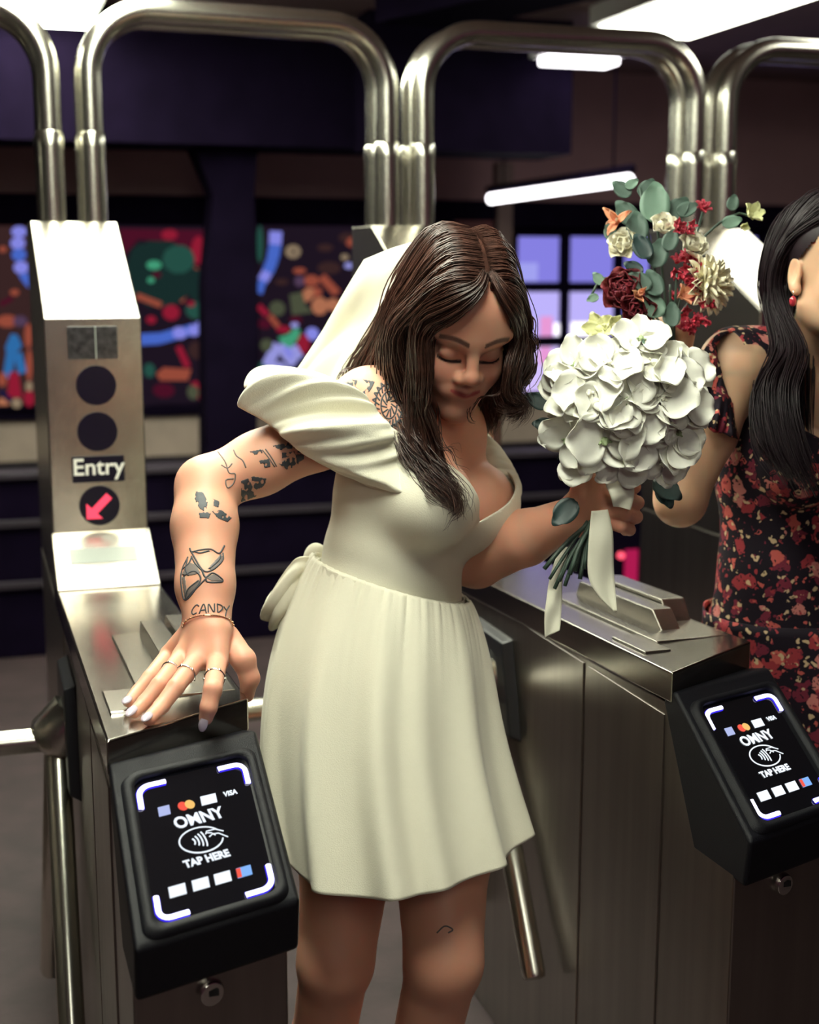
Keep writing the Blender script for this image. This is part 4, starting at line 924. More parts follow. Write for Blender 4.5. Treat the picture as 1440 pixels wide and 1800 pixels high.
def wreath():
    L = [[(684+24*math.cos(a), 712+37*math.sin(a)) for a in np.linspace(0, 6.2, 26)], [(684+14*math.cos(a), 712+24*math.sin(a)) for a in np.linspace(0, 6.2, 20)]]
    for i, a in enumerate(np.linspace(0, 6.283, 22, endpoint=False)):
        L.append([(684+17*math.cos(a), 712+27*math.sin(a)), (684+30*math.cos(a+.22), 712+44*math.sin(a+.22))]); L.append([(684+30*math.cos(a+.22), 712+44*math.sin(a+.22)), (684+22*math.cos(a+.4), 712+34*math.sin(a+.4))])
        if i % 2: L.append([(684+4*math.cos(a), 712+8*math.sin(a)), (684+13*math.cos(a+.5), 712+22*math.sin(a+.5))])
    return L
ink_lines('shoulder_wreath_tattoo', wreath(), 3.0)
ink_lines('thigh_tattoo', [[(768, 1640), (782, 1628), (796, 1634), (788, 1640)]], 3, 'tattoo_grey')
def ringat(name, a, b, t, r, w, m, n=28, bumps=0):
    c = a+(b-a)*t; d = (b-a)/np.linalg.norm(b-a); x = np.cross(d, [0, 0, 1.]); x /= np.linalg.norm(x); y = np.cross(d, x)
    P = [c+r*(math.cos(k)*x+math.sin(k)*y) for k in np.linspace(0, 2*math.pi, n+1)]
    L = [tube(np.array(P), w, 6, False)]
    if bumps:
        for k in np.linspace(0, 2*math.pi, bumps, endpoint=False):
            p = c+r*1.03*(math.cos(k)*x+math.sin(k)*y); L.append(tube(np.array([p-d*w*1.6, p, p+d*w*1.6]), [w*.5, w*1.6, w*.5], 6))
    V, F = joinvf(L); return mobj(name, V-BROFF, F, m, BR, True)
ringat('finger_ring', FN[0][0], FN[0][1], .62, .0140, .0017, 'silver', bumps=6)
ringat('finger_ring', FN[1][0], FN[1][1], .55, .0137, .0017, 'silver', bumps=5)
ringat('finger_ring', FN[2][0], FN[2][1], .50, .0130, .0016, 'silver', bumps=4)
aw3 = (RW-RE)/np.linalg.norm(RW-RE)
ringat('bracelet', RW-aw3*.008, RW+aw3*.01, .2, .0365, .0011, 'rose_gold', 40, 22)
for f, rr in list(zip(FN, FR))+[(TH, TR_)]:
    d = (f[3]-f[2])/np.linalg.norm(f[3]-f[2]); upn = (-FW*.55+np.array([0, 0, .8])) if f is not FN[0] else -FW*1.+np.array([0, 0, .25]); upn -= d*upn.dot(d); upn /= np.linalg.norm(upn); sd = np.cross(d, upn); Mn = np.array([d, sd, upn]).T
    c = f[3]+upn*rr[3]*.80+d*.006
    ns = Sdf(); ns.ell(c, (.0122, .0066, .0031), Mn, .002); V, F = ns.mesh(*ns.bounds(.004), .0011); mobj('fingernail', V-BROFF, F, 'nail', BR, True)
# ------------------------------------------------------------------ guest in the floral dress
skinmat('skin_guest', (.56, .34, .22), 1); mat('hair_dark', (.012, .006, .009), .48, var=.4, vscale=80, spec=.22); mat('red_bead', (.45, .03, .05), .2, coat=.4)
def floral(name):
    m = bpy.data.materials.new(name); m.use_nodes = True; nt = m.node_tree; b = nt.nodes['Principled BSDF']; b.inputs['Roughness'].default_value = .75; b.inputs['Specular IOR Level'].default_value = .2
    N = nt.nodes.new; tc = N('ShaderNodeTexCoord')
    nz = N('ShaderNodeTexNoise'); nz.inputs['Scale'].default_value = 60; nz.inputs['Detail'].default_value = 2; nt.links.new(tc.outputs['Object'], nz.inputs['Vector'])
    mx = N('ShaderNodeMixRGB'); mx.blend_type = 'LINEAR_LIGHT'; mx.inputs[0].default_value = .012; nt.links.new(tc.outputs['Object'], mx.inputs[1]); nt.links.new(nz.outputs['Color'], mx.inputs[2])
    prev = None
    def layer(scale, thr, stops, seed):
        mp = N('ShaderNodeMapping'); mp.inputs['Location'].default_value = (seed, seed*2.1, seed*.7); nt.links.new(mx.outputs[0], mp.inputs[0])
        v = N('ShaderNodeTexVoronoi'); v.inputs['Scale'].default_value = scale; nt.links.new(mp.outputs[0], v.inputs['Vector'])
        sep = N('ShaderNodeSeparateColor'); nt.links.new(v.outputs['Color'], sep.inputs[0])
        r = N('ShaderNodeValToRGB'); r.color_ramp.interpolation = 'CONSTANT'
        while len(r.color_ramp.elements) < len(stops): r.color_ramp.elements.new(.5)
        for e, (p, c) in zip(r.color_ramp.elements, stops): e.position = p; e.color = (*c, 1)
        nt.links.new(sep.outputs[0], r.inputs[0])
        lt = N('ShaderNodeMath'); lt.operation = 'LESS_THAN'; lt.inputs[1].default_value = thr; nt.links.new(v.outputs['Distance'], lt.inputs[0])
        pick = N('ShaderNodeMath'); pick.operation = 'GREATER_THAN'; pick.inputs[1].default_value = .30; nt.links.new(sep.outputs[1], pick.inputs[0])
        mul = N('ShaderNodeMath'); mul.operation = 'MULTIPLY'; nt.links.new(lt.outputs[0], mul.inputs[0]); nt.links.new(pick.outputs[0], mul.inputs[1])
        return r, mul
    K = (.010, .006, .012); red = (.30, .035, .045); cor = (.50, .10, .085); pk = (.52, .18, .16); cr = (.55, .40, .24); mv = (.16, .02, .04)
    r1, m1 = layer(36, .50, [(0, mv), (.25, red), (.55, cor), (.8, pk)], 0.)
    r2, m2 = layer(75, .34, [(0, cr), (.35, cor), (.6, red), (.8, cr)], 3.)
    a = N('ShaderNodeMixRGB'); a.inputs[1].default_value = (*K, 1); nt.links.new(m1.outputs[0], a.inputs[0]); nt.links.new(r1.outputs[0], a.inputs[2])
    c = N('ShaderNodeMixRGB'); nt.links.new(a.outputs[0], c.inputs[1]); nt.links.new(r2.outputs[0], c.inputs[2]); nt.links.new(m2.outputs[0], c.inputs[0])
    r3, m3 = layer(140, .30, [(0, K), (.6, mv), (.8, K)], 7.)
    d = N('ShaderNodeMixRGB'); nt.links.new(c.outputs[0], d.inputs[1]); nt.links.new(r3.outputs[0], d.inputs[2]); nt.links.new(m3.outputs[0], d.inputs[0])
    nt.links.new(d.outputs[0], b.inputs['Base Color']); MATS[name] = m
floral('floral_cloth')
GU = empty('person', (1.45, 2.2, 0), 0, category='person', label='dark-haired woman in a black and coral floral dress at the right edge'); GOFF = np.array(GU.location)
GH = at(1474, 488, 2.30); GM_ = hframe(16, 3, 2)
S2 = math.cos(.50)*RT+math.sin(.50)*np.array([FW[0], FW[1], 0])/math.hypot(FW[0], FW[1]); S2 /= np.linalg.norm(S2)
RS2 = at(1292, 645, 2.36); LS2 = RS2+.30*S2; U2 = np.array([0, 0, 1.]); F2 = np.cross(S2, U2); TM2 = np.array([S2, F2, U2]).T
W2 = RS2+.15*S2-U2*.37
def tg(s, f, u): return W2+TM2@np.array([s, f, u])
gb = Sdf(); gt = Sdf()
for q in (gb, gt):
    q.ell(tg(0, -.01, .19), (.140, .100, .18), TM2, .04); q.ell(tg(0, 0, 0), (.130, .105, .14), TM2, .05)
    for sg in (-1, 1): q.ell(tg(sg*.068, .080, .205), (.066, .058, .066), TM2, .022)
    q.ell(tg(0, 0, .31), (.135, .075, .07), TM2, .05); q.ell(tg(0, -.01, -.17), (.150, .13, .15), TM2, .06)
    q.cap(RS2+U2*.01, LS2+U2*.01, .050, .050, .04)
NB2 = RS2+.15*S2+U2*.045
gb.cap(NB2-U2*.03, GH+GM_@np.array([0, -.02, -.06]), .055, .050, .03); gb.ell(RS2, (.058,)*3, None, .03); gb.ell(LS2, (.058,)*3, None, .03)
head_sdf(gb, GH, GM_)
GE = at(1196, 880, 2.34); GWr = at(1178, 652, 2.345)
gb.chain([RS2, RS2*.5+GE*.5, GE], [.054, .047, .042], .02); gb.chain([GE, GE*.6+GWr*.4, GWr], [.043, .042, .029], .015)
GE2 = LS2+np.array([.08, .02, -.28]); gb.chain([LS2, GE2], [.054, .042], .02); gb.chain([GE2, GE2+F2*.10-U2*.20], [.042, .030], .015)
GHO = at(1172, 588, 2.335)
def G2(x, y, z): return GHO+RT*x+UPV*y-FW*z
GMC = [G2(.006, .026, -.022), G2(.008, .008, -.026), G2(.008, -.010, -.026), G2(.006, -.026, -.020)]
GFN = [[GMC[0], G2(-.020, .018, -.020), G2(-.026, .010, .004), G2(-.004, .006, .018)], [GMC[1], G2(-.022, .0, -.022), G2(-.030, -.004, .006), G2(-.006, -.006, .020)], [GMC[2], G2(-.022, -.016, -.020), G2(-.028, -.020, .006), G2(-.006, -.020, .018)], [GMC[3], G2(-.018, -.032, -.016), G2(-.022, -.036, .004), G2(-.004, -.034, .014)]]
GTH = [G2(.028, -.030, -.004), G2(.030, -.004, .008), G2(.020, .010, .020), G2(-.002, .016, .024)]
build_hand(gb, GWr, GMC, GFN, [[.0115, .0105, .0095, .008]]*3+[[.0105, .0095, .0085, .0072]], GTH, [.017, .0145, .012, .0095], .022)
for sg in (-1, 1):
    hp_ = tg(.01+sg*.068, 0, -.20); kn_ = tg(sg*.09, .03, -.62); an = kn_.copy(); an[2] = .085; an -= F2*.05
    gb.chain([hp_, kn_], [.08, .06], .03); gb.chain([kn_, (kn_+an)/2-F2*.02, an], [.056, .052, .034], .02); gb.chain([an-U2*.03-F2*.03, an+F2*.09-U2*.055, an+F2*.16-U2*.062], [.034, .028, .02], .02)
lo, hi = gb.bounds(.02); P_ = []
nc2 = (GH+GM_@np.array([0, 0, -.13]))@GM_[:, 2]
P_.append(clipbox(gb.mesh(GH-.19, GH+.19, .0026), GM_[:, 2], nc2, '>'))
hv_ = (GWr-GE)/np.linalg.norm(GWr-GE); hc_ = GWr@hv_-.02; P_.append(clipbox(gb.mesh(GHO-.12, GHO+.12, .0026), hv_, hc_, '>'))
Vb, Fb = gb.mesh(lo, hi, .007); cb = Vb[Fb].mean(1)
rm = ((cb@GM_[:, 2] >= nc2+.004) & (np.abs(cb-GH).max(1) < .19)) | ((cb@hv_ >= hc_+.004) & (np.abs(cb-GHO).max(1) < .12)); Fb = Fb[~rm]; u, inv = np.unique(Fb, return_inverse=True); P_.append((Vb[u], inv.reshape(Fb.shape)))
GB = body_object('body', [(v-GOFF, f) for v, f in P_], GU, 'skin_guest', GH-GOFF, GM_, (.56, .34, .22))
# dress: bodice with deep V, wide straps, gathered skirt
lo, hi = gt.bounds(.03); lo[2] = tg(0, 0, -.12)[2]; V, F = gt.mesh(lo, hi, .005, .007)
VB2 = tg(.02, .13, .185); L_ = []
def toparts(bm):
    me = bpy.data.meshes.new('t'); bm.to_mesh(me); bm.free(); r = (np.array([v.co for v in me.vertices]).reshape(-1, 3), [tuple(p.vertices) for p in me.polygons]); bpy.data.meshes.remove(me); return r
for sg in (-1, 1):
    sh = tg(sg*.115, .06, .285); d = sh-VB2; no = np.cross(d, F2); no /= np.linalg.norm(no); no = no if no.dot(U2) > 0 else -no
    base = [(tg(0, 0, -.10), -U2), (tg(.02, 0, 0), S2*(-sg))]
    L_.append(toparts(cut_mesh(V, F, base+[(VB2, no)])))
    L_.append(toparts(cut_mesh(V, F, base+[(VB2, -no), (tg(sg*.093, 0, 0), S2*(-sg)), (tg(sg*.172, 0, 0), S2*sg)])))
Vd, Fd = joinvf(L_); GD = mobj('dress_bodice', Vd-GOFF, Fd, 'floral_cloth', GU, True)
bm = bmesh.new(); bm.from_mesh(GD.data); bmesh.ops.remove_doubles(bm, verts=bm.verts[:], dist=.001); bm.to_mesh(GD.data); bm.free(); GD.data.polygons.foreach_set('use_smooth', [True]*len(GD.data.polygons)); solid(GD, .003)
def gskirt():
    nt_, nl = 260, 40; th = np.linspace(0, 2*math.pi, nt_, endpoint=False); VV = []
    for i in range(nl):
        v = i/(nl-1); c = tg(.03*min(1, v*3), -.005, -.075-.62*v); a = .001+.018*v; dr = a*(np.sin(th*11+np.sin(th*2))+.5*np.sin(th*17+1))
        rx = .152+.028*v**.8; ry = .138+.07*v**.8
        VV.append(c+np.outer((rx+dr)*np.cos(th), S2)+np.outer((ry+dr)*np.sin(th), F2))
    FF = [(i*nt_+j, i*nt_+(j+1) % nt_, (i+1)*nt_+(j+1) % nt_, (i+1)*nt_+j) for i in range(nl-1) for j in range(nt_)]; return np.concatenate(VV), FF
V, F = gskirt(); solid(mobj('dress_skirt', V-GOFF, F, 'floral_cloth', GU, True), .003)
# flutter sleeve over the near shoulder
_b = BROFF; BROFF = GOFF
A = [at(1312, 592, 2.36), at(1285, 588, 2.32), at(1262, 600, 2.30), at(1270, 660, 2.29), at(1290, 710, 2.31), at(1290, 690, 2.42), at(1285, 610, 2.43)]
B = [at(1238, 640, 2.38), at(1226, 670, 2.31), at(1226, 715, 2.275), at(1248, 752, 2.27), at(1282, 765, 2.29), at(1285, 745, 2.40), at(1255, 680, 2.43)]
loft('dress_sleeve', A, B, 24, .020, .005, 'floral_cloth', GU, seed=3, hemfl=.006)
BROFF = _b
# hair
def g2(x, y, z): return GH+GM_@np.array([x, y, z])
cp = Sdf(); cp.ell(g2(0, -.018, .048), (.083, .104, .091), GM_, .01); V, F = cp.mesh(GH-.16, GH+.16, .005)
q = (V[F].mean(1)-GH)@GM_; keep = (q[:, 1] < .030+.55*(q[:, 2]-.03)) & (q[:, 2] > .020+.9*q[:, 1]) | (q[:, 2] > .110) | (q[:, 1] < -.05); F = F[keep]
mobj('hair_cap', V-GOFF, F, 'hair_dark', GU, True)
gl = []
for i, y0 in enumerate(np.linspace(.070, -.095, 12)):
    k = i/11; zt_ = .048+.091*math.sqrt(max(0, 1-((y0+.018)/.106)**2))
    st = g2(-.004, y0, zt_+.002); s2 = g2(-.048, y0-.012, zt_*.86+.008); s3 = g2(-.082, y0*.40-.048, .052); s4 = g2(-.080, -.072+y0*.2, -.020)
    if i < 9: tail = [at(1384-2*i, 590, 2.30+.012*i), at(1358-2*i, 680, 2.25+.008*i), at(1350+4*i, 770, 2.22), at(1395+3*i, 850, 2.21)]
    else: tail = [at(1380, 600, 2.40), at(1390, 700, 2.45), at(1400, 840, 2.47)]
    gl.append(([st, s2, s3, s4]+tail, 110, (.006, .009, .013), .0011, .004, 1.2))
    st = g2(.004, y0, zt_+.002); gl.append(([st, g2(.048, y0-.012, zt_*.86+.008), g2(.084, y0*.45-.03, .048), g2(.088, -.04, -.02), g2(.085, -.03, -.12), g2(.075, .0, -.26), g2(.07, .04, -.36)], 60, (.007, .018, .014), .0011, .004, 1.2))
gl += [([at(1415, 440, 2.37), at(1402, 500, 2.37), at(1398, 560, 2.365), at(1396, 640, 2.36), at(1396, 740, 2.34), at(1400, 820, 2.33)], 260, (.020, .024, .020), .0012, .004, 1.2),
       ([g2(-.080, -.070, .0), g2(-.080, -.060, -.05), at(1388, 620, 2.27), at(1358, 690, 2.22), at(1372, 790, 2.19), at(1420, 870, 2.18)], 160, (.006, .016, .018), .0011, .005, 1.3),
       ([g2(-.080, -.062, .0), g2(-.080, -.050, -.05), at(1402, 620, 2.26), at(1385, 700, 2.20), at(1400, 800, 2.18), at(1435, 880, 2.17)], 160, (.006, .016, .018), .0011, .005, 1.1),
       ([g2(-.082, -.075, .0), g2(-.082, -.070, -.05), at(1372, 620, 2.29), at(1335, 700, 2.25), at(1338, 780, 2.22), at(1385, 838, 2.20)], 120, (.006, .014, .012), .0011, .006, 1.3)]
Vs, Fs = strands(gl, 8, 22); mobj('hair', Vs-GOFF, Fs, 'hair_dark', GU, True)
ep = g2(-.084, .002, -.046); er = Sdf(); er.ell(ep, (.006, .006, .009), None, .003); V, F = er.mesh(*er.bounds(.005), .0016); EO = mobj('earring', V-GOFF, F, 'red_bead', GU, True)
V, F = tube(np.array([ep+U2*.018, ep+U2*.008]), .0008, 5); mobj('earring_hook', V-GOFF, F, 'silver', EO, True)
# ------------------------------------------------------------------ flowers
def petal_mat(name, c, rough=.6, var=.08):
    return mat(name, c, rough, var=var, vscale=40, spec=.25, sss=.15, sssr=(.6, .6, .4))
petal_mat('petal_white', (.80, .79, .70)); petal_mat('petal_cream', (.84, .77, .55)); petal_mat('petal_yellow', (.66, .66, .34)); petal_mat('petal_red', (.50, .03, .05), .6, .3); petal_mat('petal_burgundy', (.13, .012, .02), .6, .3)
petal_mat('petal_peach', (.66, .26, .15)); petal_mat('petal_coral', (.42, .025, .05), .6, .4); petal_mat('petal_ivory', (.74, .70, .55))
mat('leaf_eucalyptus', (.055, .095, .075), .6, var=.25, vscale=30); mat('leaf_pale', (.12, .20, .15), .6, var=.2, vscale=30); mat('leaf_dark', (.015, .035, .035), .5, var=.3, vscale=30); mat('stem_green', (.030, .055, .040), .55, var=.3, vscale=60); mat('lip_green', (.30, .38, .20), .6); mat('ribbon_satin', (.70, .68, .56), .42, bump=.05, spec=.4)
def petal_mesh(name, L, Wd, cup, wav, m, tip=.0, seed=0, n=9):
    """petal growing along +Y from the origin, facing +Z, cupped, with thickness"""
    r = np.random.default_rng(seed); V = []; nu = n; nv = n+2
    for j in range(nv):
        t = j/(nv-1); wd = Wd*math.sqrt(max(.02, 1-((t-.55)/.56)**2))*(1-tip*t); y = L*(t-.08*math.sin(t*3))
        for i in range(nu):
            s = i/(nu-1)*2-1; x = s*wd/2; yy = y-(s*s)*L*.22*(t**3)
            V.append((x, yy, cup*(s*s*.5+t*t*1.0)-cup*.5*t+wav*math.sin(s*5+r.random()*.6+t*4)*t))
    V = np.array(V); o = len(V); th = .0009; V = np.concatenate([V, V-np.array([0, 0, th])]); F = []
    for j in range(nv-1):
        for i in range(nu-1): a = j*nu+i; F.append((a, a+1, a+nu+1, a+nu)); F.append((o+a+nu, o+a+nu+1, o+a+1, o+a))
    rim = [i for i in range(nu)]+[j*nu+nu-1 for j in range(1, nv)]+[(nv-1)*nu+i for i in range(nu-2, -1, -1)]+[j*nu for j in range(nv-2, 0, -1)]
    for a, b in zip(rim, rim[1:]+rim[:1]): F.append((b, a, o+a, o+b))
    me = bpy.data.meshes.new(name); me.from_pydata(V.tolist(), [], F); me.materials.append(MATS[m]); me.polygons.foreach_set('use_smooth', [True]*len(me.polygons)); return me
def basis(n, spin):
    n = np.asarray(n, float); n = n/np.linalg.norm(n); a = np.cross([0, 0, 1.], n); a = a/np.linalg.norm(a) if np.linalg.norm(a) > 1e-3 else np.array([1., 0, 0]); b = np.cross(n, a)
    c, s = math.cos(spin), math.sin(spin); x = a*c+b*s; y = np.cross(n, x); return np.array([x, y, n]).T
def M4(R, p, sc=1.): m = Matrix.Identity(4); 
def mat4(R, p, sc=1.):
    return Matrix(((R[0, 0]*sc, R[0, 1]*sc, R[0, 2]*sc, p[0]), (R[1, 0]*sc, R[1, 1]*sc, R[1, 2]*sc, p[1]), (R[2, 0]*sc, R[2, 1]*sc, R[2, 2]*sc, p[2]), (0, 0, 0, 1)))
def objm(name, me, M, parent):
    o = bpy.data.objects.new(name, me); link(o, parent); o.matrix_local = M; return o
def rotz(a): return np.array([[math.cos(a), -math.sin(a), 0], [math.sin(a), math.cos(a), 0], [0, 0, 1]])
def rotx(a): return np.array([[1, 0, 0], [0, math.cos(a), -math.sin(a)], [0, math.sin(a), math.cos(a)]])
PM = {'ow': [petal_mesh('petal', .046, .058, .010, .0025, 'petal_white', seed=i) for i in range(3)], 'os': [petal_mesh('petal', .046, .042, .008, .002, 'petal_white', .15, seed=i) for i in range(2)]}
def lip_mesh(m):
    V, F = joinvf([tube(np.array([(0, 0, 0), (0, -.002, .006), (0, -.006, .010)]), [.004, .005, .001], 8), tube(np.array([(0, 0, .002), (.007, -.004, .008)]), [.003, .001], 6), tube(np.array([(0, 0, .002), (-.007, -.004, .008)]), [.003, .001], 6)])
    me = bpy.data.meshes.new('flower'); me.from_pydata(V.tolist(), [], F); me.materials.append(MATS[m]); return me
LIPW = lip_mesh('lip_green'); LIPI = lip_mesh('petal_white')
def orchid(parent, p, n, spin, sc, wide, narrow, lip):
    f = objm('flower', lip, mat4(basis(n, spin), p, sc), parent); r = rng
    for k, a in enumerate((90, -90)):                 # two broad petals
        objm('petal', wide[int(r.integers(len(wide)))], mat4(rotz(math.radians(a+r.normal()*6)) @ rotx(.15+r.normal()*.12), (0, 0, .003)), f)
    for a in (0, 130, 230):
        objm('petal', narrow[int(r.integers(len(narrow)))], mat4(rotz(math.radians(a+r.normal()*6)) @ rotx(.05+r.normal()*.12), (0, 0, -.001)), f)
    return f
# --- white orchid bouquet in the bride's hand
BC = at(1098, 705, 2.13)
WB = empty('bouquet', tuple(HO), 0, category='bouquet', label='round bouquet of white orchids with dangling ribbon in the bride\'s hand'); WO = np.array(HO)
spots = [(1125, 598, .98, .2), (1150, 640, 1.15, .2), (1072, 640, 1.1, 0), (1100, 705, 1.1, .1), (1060, 715, 1.0, -.1), (1120, 740, 1.0, .1),  (1014, 642, 1.05, -.5), (1036, 690, 1.15, -.2), (990, 690, .95, -.9), (1212, 650, 1.0, .9), (1160, 700, 1.2, .3), (1200, 715, 1.05, .7), (1062, 772, 1.3, -.1), (1130, 770, 1.1, .1), (1175, 775, 1.1, .4), (1000, 772, 1.0, -.6), (1022, 806, .95, -.4), (1165, 812, .9, .4), (1190, 760, .95, .7), (1185, 665, 1.0, .5), (1090, 815, .95, 0)]
for i, (x, y, sc, yw) in enumerate(spots):
    dx, dy = (x-1098)/150, (y-705)/150; r2 = min(.95, dx*dx+dy*dy); hz_ = math.sqrt(1-r2)
    p = at(x, y, 2.13-.105*hz_); n = RT*(dx*.9+.15*rng.normal())-UPV*(dy*.7-.25+.15*rng.normal())-FW*(hz_+.35)
    orchid(WB, p-WO, n, rng.normal()*.5, sc*1.06, PM['ow'], PM['os'], LIPW if i % 3 == 0 else LIPI)
for x, y, sc in ((1140, 690, 1.0), (1060, 690, 1.0), (1110, 620, .9), (1200, 690, .9), (1010, 720, .9), (1130, 800, .9)):   # blooms at the back
    p = at(x, y, 2.22); orchid(WB, p-WO, FW*.8+RT*(x-1098)/150+UPV*.3, rng.normal(), sc, PM['ow'], PM['os'], LIPI)
# leaf mesh pool
def leaf_mesh(name, L, Wd, m, cup=.004, seed=0): return petal_mesh(name, L, Wd, cup, .001, m, .1, seed, 7)
LF = {k: leaf_mesh('leaf', .045, .032, m) for k, m in (('e', 'leaf_eucalyptus'), ('p', 'leaf_pale'), ('d', 'leaf_dark'))}
def leaf(parent, off, x, y, d, ang, sc, kind, tilt=.0, name='leaf'):
    n = -FW+RT*math.sin(tilt)*.6+UPV*.25; n /= np.linalg.norm(n); u = RT*math.cos(ang)+UPV*math.sin(ang); u -= n*u.dot(n); u /= np.linalg.norm(u); R = np.array([np.cross(u, n), u, n]).T
    return objm(name, LF[kind], mat4(R, at(x, y, d)-off, sc), parent)
for a in ((965, 715, 2.12, 2.6, .9, 'd'), (985, 735, 2.11, -2.2, 1., 'd'), (975, 750, 2.12, 3.0, .8, 'd'), (1012, 880, 2.09, -2.3, 1.2, 'd'), (1150, 842, 2.16, -.7, 1.2, 'd'), (1160, 850, 2.17, -1.2, 1.0, 'd'), (1010, 790, 2.1, -2.6, .7, 'd'), (1215, 755, 2.16, -.9, .7, 'd'), (1110, 752, 2.03, 2.6, .5, 'd')): leaf(WB, WO, *a)
def stem(parent, off, pts, r, m='stem_green', name='stem', sides=7): V, F = tube(spline(np.array([at(*p) for p in pts]), 12)-off, r, sides); return mobj(name, V, F, m, parent, True)
for i, (x, y) in enumerate(((957, 1000), (975, 1035), (984, 1022), (1002, 1010), (1012, 1004), (1028, 1000), (1036, 990), (993, 1030), (966, 1018), (1020, 1018))):
    d = 2.10-.006*(i % 4); stem(WB, WO, [(1100-3*i, 780, 2.15), (1078-2*i, 850, 2.145), (1062-2*i, 895, 2.13), ((x+1050)/2-6, (y+905)/2, d+.01), (x, y, d)], .0036-.0005*(i % 3))
for pts in ([(1118, 655, 2.04), (1108, 690, 2.03), (1092, 720, 2.03)], [(1080, 685, 2.03), (1108, 690, 2.03), (1130, 672, 2.03)], [(1195, 640, 2.06), (1205, 650, 2.06), (1200, 665, 2.06)], [(1130, 596, 2.05), (1132, 606, 2.05)]): stem(WB, WO, pts, .0022, 'leaf_pale', 'sprig')
def ribbon(rows, name, parent, off): return sheet([[at(*p)-off for p in r] for r in rows], 'ribbon_satin', name, parent, 10, 40, .0008, lambda u, v: .002*np.sin(u*5+v*6))
ribbon([[(1040, 898, 2.085), (1068, 896, 2.09)], [(1036, 945, 2.08), (1078, 940, 2.085)], [(1034, 1010, 2.085), (1080, 1000, 2.09)], [(1050, 1045, 2.085), (1082, 1040, 2.09)], [(1079, 1074, 2.085), (1084, 1076, 2.086)]], 'ribbon_tail', WB, WO)
ribbon([[(985, 960, 2.12), (1000, 962, 2.12)], [(968, 1010, 2.115), (990, 1014, 2.115)], [(960, 1060, 2.11), (988, 1062, 2.11)], [(957, 1085, 2.11), (986, 1090, 2.11)], [(958, 1122, 2.11), (984, 1108, 2.11)]], 'ribbon_tail', WB, WO)
ribbon([[(1062, 842, 2.072), (1110, 838, 2.075)], [(1072, 868, 2.064), (1116, 866, 2.07)], [(1078, 890, 2.072), (1108, 896, 2.076)]], 'ribbon_wrap', WB, WO)
# --- coloured bouquet held up by the guest
CB = empty('bouquet', tuple(GHO), 0, category='bouquet', label='mixed bouquet of eucalyptus, crimson and cream flowers held up behind the white one'); CO = np.array(GHO)
PM['dah'] = [petal_mesh('petal', .034, .0145, .006, .001, 'petal_cream', .2, i, 5) for i in range(2)]
PM['yel'] = [petal_mesh('petal', .030, .024, .006, .002, 'petal_yellow', .1, i, 7) for i in range(2)]
PM['ivo'] = [petal_mesh('petal', .032, .034, .014, .003, 'petal_ivory', .0, i, 7) for i in range(2)]
PM['bur'] = [petal_mesh('petal', .036, .038, .020, .003, 'petal_burgundy', .0, i, 7) for i in range(2)]
PM['pea'] = [petal_mesh('petal', .036, .018, .006, .002, 'petal_peach', .3, i, 7) for i in range(2)]
PM['cor'] = [petal_mesh('petal', .020, .012, .006, .002, 'petal_coral', .2, i, 5) for i in range(2)]
def centre_mesh(m, r): s = Sdf(); s.ell((0, 0, 0), (r, r, r*.7), None, .002); V, F = s.mesh(np.full(3, -r*1.3), np.full(3, r*1.3), r/3); me = bpy.data.meshes.new('flower'); me.from_pydata(V.tolist(), [], F.tolist()); me.materials.append(MATS[m]); return me
CM = {m: centre_mesh(m, .007) for m in ('petal_cream', 'petal_yellow', 'petal_ivory', 'petal_burgundy', 'petal_peach', 'petal_coral')}
def rosette(x, y, d, sc, key, cm, layers, tilt=(0, 0)):
    n = -FW+RT*tilt[0]+UPV*tilt[1]; f = objm('flower', CM[cm], mat4(basis(n, rng.random()*6), at(x, y, d)-CO, sc), CB)
    for li, (cnt, open_) in enumerate(layers):
        for k in range(cnt): objm('petal', PM[key][k % 2], mat4(rotz(6.283*k/cnt+li*.4+rng.normal()*.06) @ rotx(open_+rng.normal()*.08), (0, 0, -.001*li), .75+.25*li/max(1, len(layers)-1) if len(layers) > 1 else 1.), f)
    return f
rosette(1246, 500, 2.29, 1.6, 'dah', 'petal_cream', [(7, 1.2), (10, .9), (13, .6), (15, .3), (16, .0)], (.9, .1))
rosette(1215, 435, 2.30, .95, 'ivo', 'petal_ivory', [(4, 1.1), (5, .7), (6, .3)], (.3, .5))
rosette(1098, 432, 2.30, 1.0, 'ivo', 'petal_ivory', [(4, 1.1), (5, .7), (5, .2)], (-.5, .3))
rosette(1165, 402, 2.31, .9, 'ivo', 'petal_ivory', [(4, 1.0), (5, .4)], (0, .6))
rosette(1100, 512, 2.28, 1.25, 'bur', 'petal_burgundy', [(4, 1.3), (5, 1.0), (6, .65), (6, .25)], (-.4, .1))
rosette(1122, 545, 2.27, 1.0, 'bur', 'petal_burgundy', [(4, 1.2), (5, .8), (5, .3)], (-.2, -.2))
rosette(1085, 388, 2.30, .95, 'pea', 'petal_peach', [(3, .9), (3, .4)], (-.7, .2))
rosette(1120, 520, 2.24, .7, 'pea', 'petal_peach', [(3, 1.1), (3, .9)], (.2, .1))
rosette(1200, 520, 2.28, .8, 'pea', 'petal_peach', [(5, .7)], (.4, .2))
rosette(1054, 578, 2.27, 1.05, 'yel', 'petal_yellow', [(5, .3)], (-.5, .1))
rosette(1080, 572, 2.27, .8, 'yel', 'petal_cream', [(5, .6)], (-.2, -.1))
rosette(1320, 378, 2.34, .85, 'yel', 'petal_yellow', [(5, .5)], (.5, .3))
rosette(1306, 398, 2.34, .5, 'yel', 'petal_yellow', [(4, .9)], (.2, -.4))
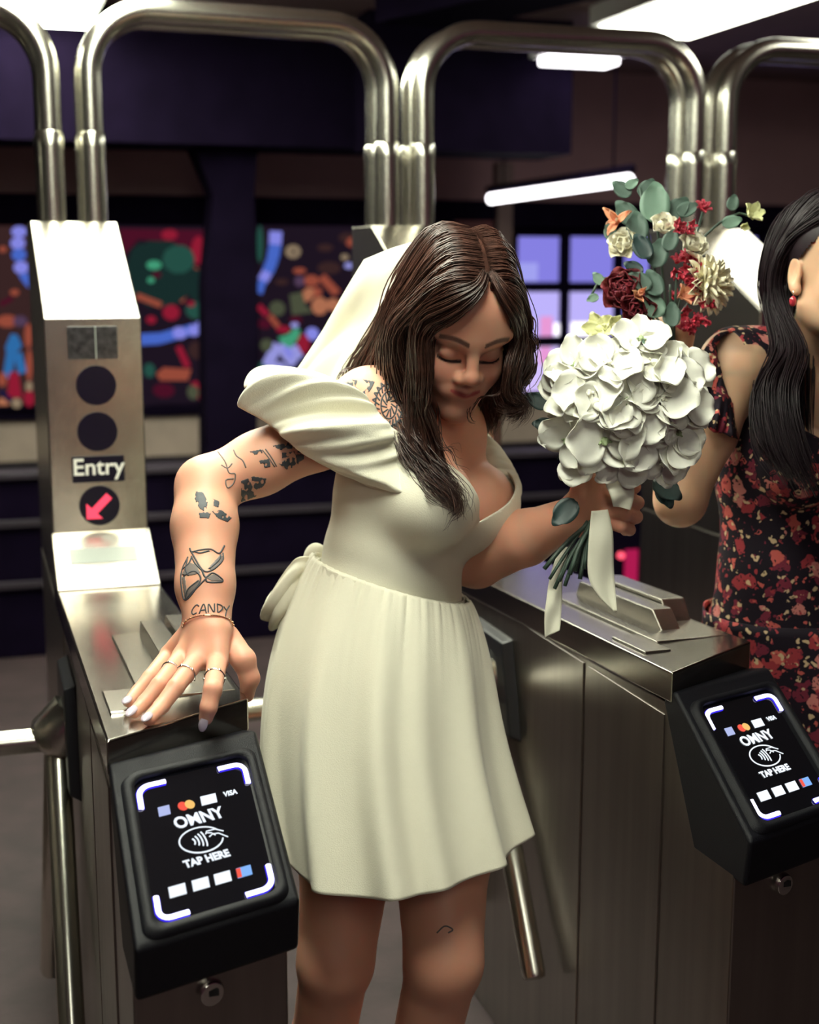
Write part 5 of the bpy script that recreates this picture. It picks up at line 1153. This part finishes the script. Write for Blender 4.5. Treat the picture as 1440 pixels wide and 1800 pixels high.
rosette(1236, 366, 2.33, .9, 'cor', 'petal_coral', [(5, .9), (6, .4)], (.2, .7))
for i in range(46):                       # crimson sprays
    t = rng.random(); x = 1180+52*rng.random()+(18 if t > .6 else 0); y = 452+130*t+rng.normal()*8
    if i < 8: x, y = 1185+30*rng.random(), 395+14*rng.random()
    rosette(x, y, 2.27+.03*rng.random(), .55+.35*rng.random(), 'cor', 'petal_coral', [(4, .8)], (rng.normal()*.6, rng.normal()*.5))
for a in ((1150, 392, 2.31, 1.5, 1.7, 'p'), (1118, 395, 2.31, 2.2, 1.2, 'e'), (1125, 345, 2.33, .9, .9, 'e'), (1108, 345, 2.33, 2.4, .9, 'e'), (1172, 385, 2.32, .8, 1.2, 'e'), (1122, 425, 2.29, 1.6, 1.25, 'e'), (1080, 425, 2.31, 1.9, .8, 'e'), (1150, 470, 2.27, 1.3, 1.2, 'e'), (1140, 455, 2.26, 2.0, 1.1, 'd'), (1158, 520, 2.25, 1.9, 1.1, 'e'), (1165, 555, 2.25, 2.3, 1.3, 'p'), (1145, 505, 2.25, 2.6, 1., 'e'), (1172, 440, 2.27, 1.2, .9, 'e'), (1190, 375, 2.32, .4, .9, 'e'), (1130, 480, 2.26, 2.6, .8, 'd'), (1060, 500, 2.3, 2.2, .6, 'p'), (1052, 520, 2.3, 3.6, .5, 'p'), (1180, 575, 2.25, 1.5, 1., 'e'), (1270, 395, 2.33, .3, .8, 'p'), (1285, 370, 2.34, 1.3, .7, 'e'), (1200, 415, 2.3, .9, .8, 'p'), (1100, 330, 2.33, .6, .6, 'p')): leaf(CB, CO, *a)
for pts in ([(1172, 640, 2.34), (1172, 580, 2.33), (1150, 470, 2.31), (1125, 330, 2.33)], [(1174, 640, 2.34), (1174, 580, 2.33), (1165, 480, 2.31), (1152, 370, 2.32)], [(1176, 640, 2.34), (1178, 580, 2.33), (1200, 500, 2.31), (1236, 372, 2.33)], [(1178, 640, 2.34), (1180, 585, 2.33), (1230, 430, 2.34), (1290, 378, 2.345), (1318, 380, 2.345)], [(1170, 640, 2.34), (1168, 585, 2.33), (1120, 545, 2.31), (1058, 580, 2.29)], [(1172, 640, 2.34), (1170, 585, 2.33), (1110, 500, 2.32), (1060, 490, 2.31), (1040, 520, 2.31)], [(1182, 640, 2.34), (1180, 560, 2.29), (1178, 500, 2.27)], [(1184, 640, 2.34), (1186, 560, 2.29), (1190, 480, 2.27)], [(1174, 640, 2.34), (1176, 585, 2.33), (1220, 520, 2.32), (1240, 497, 2.32)]): stem(CB, CO, pts, .0022, 'stem_green')
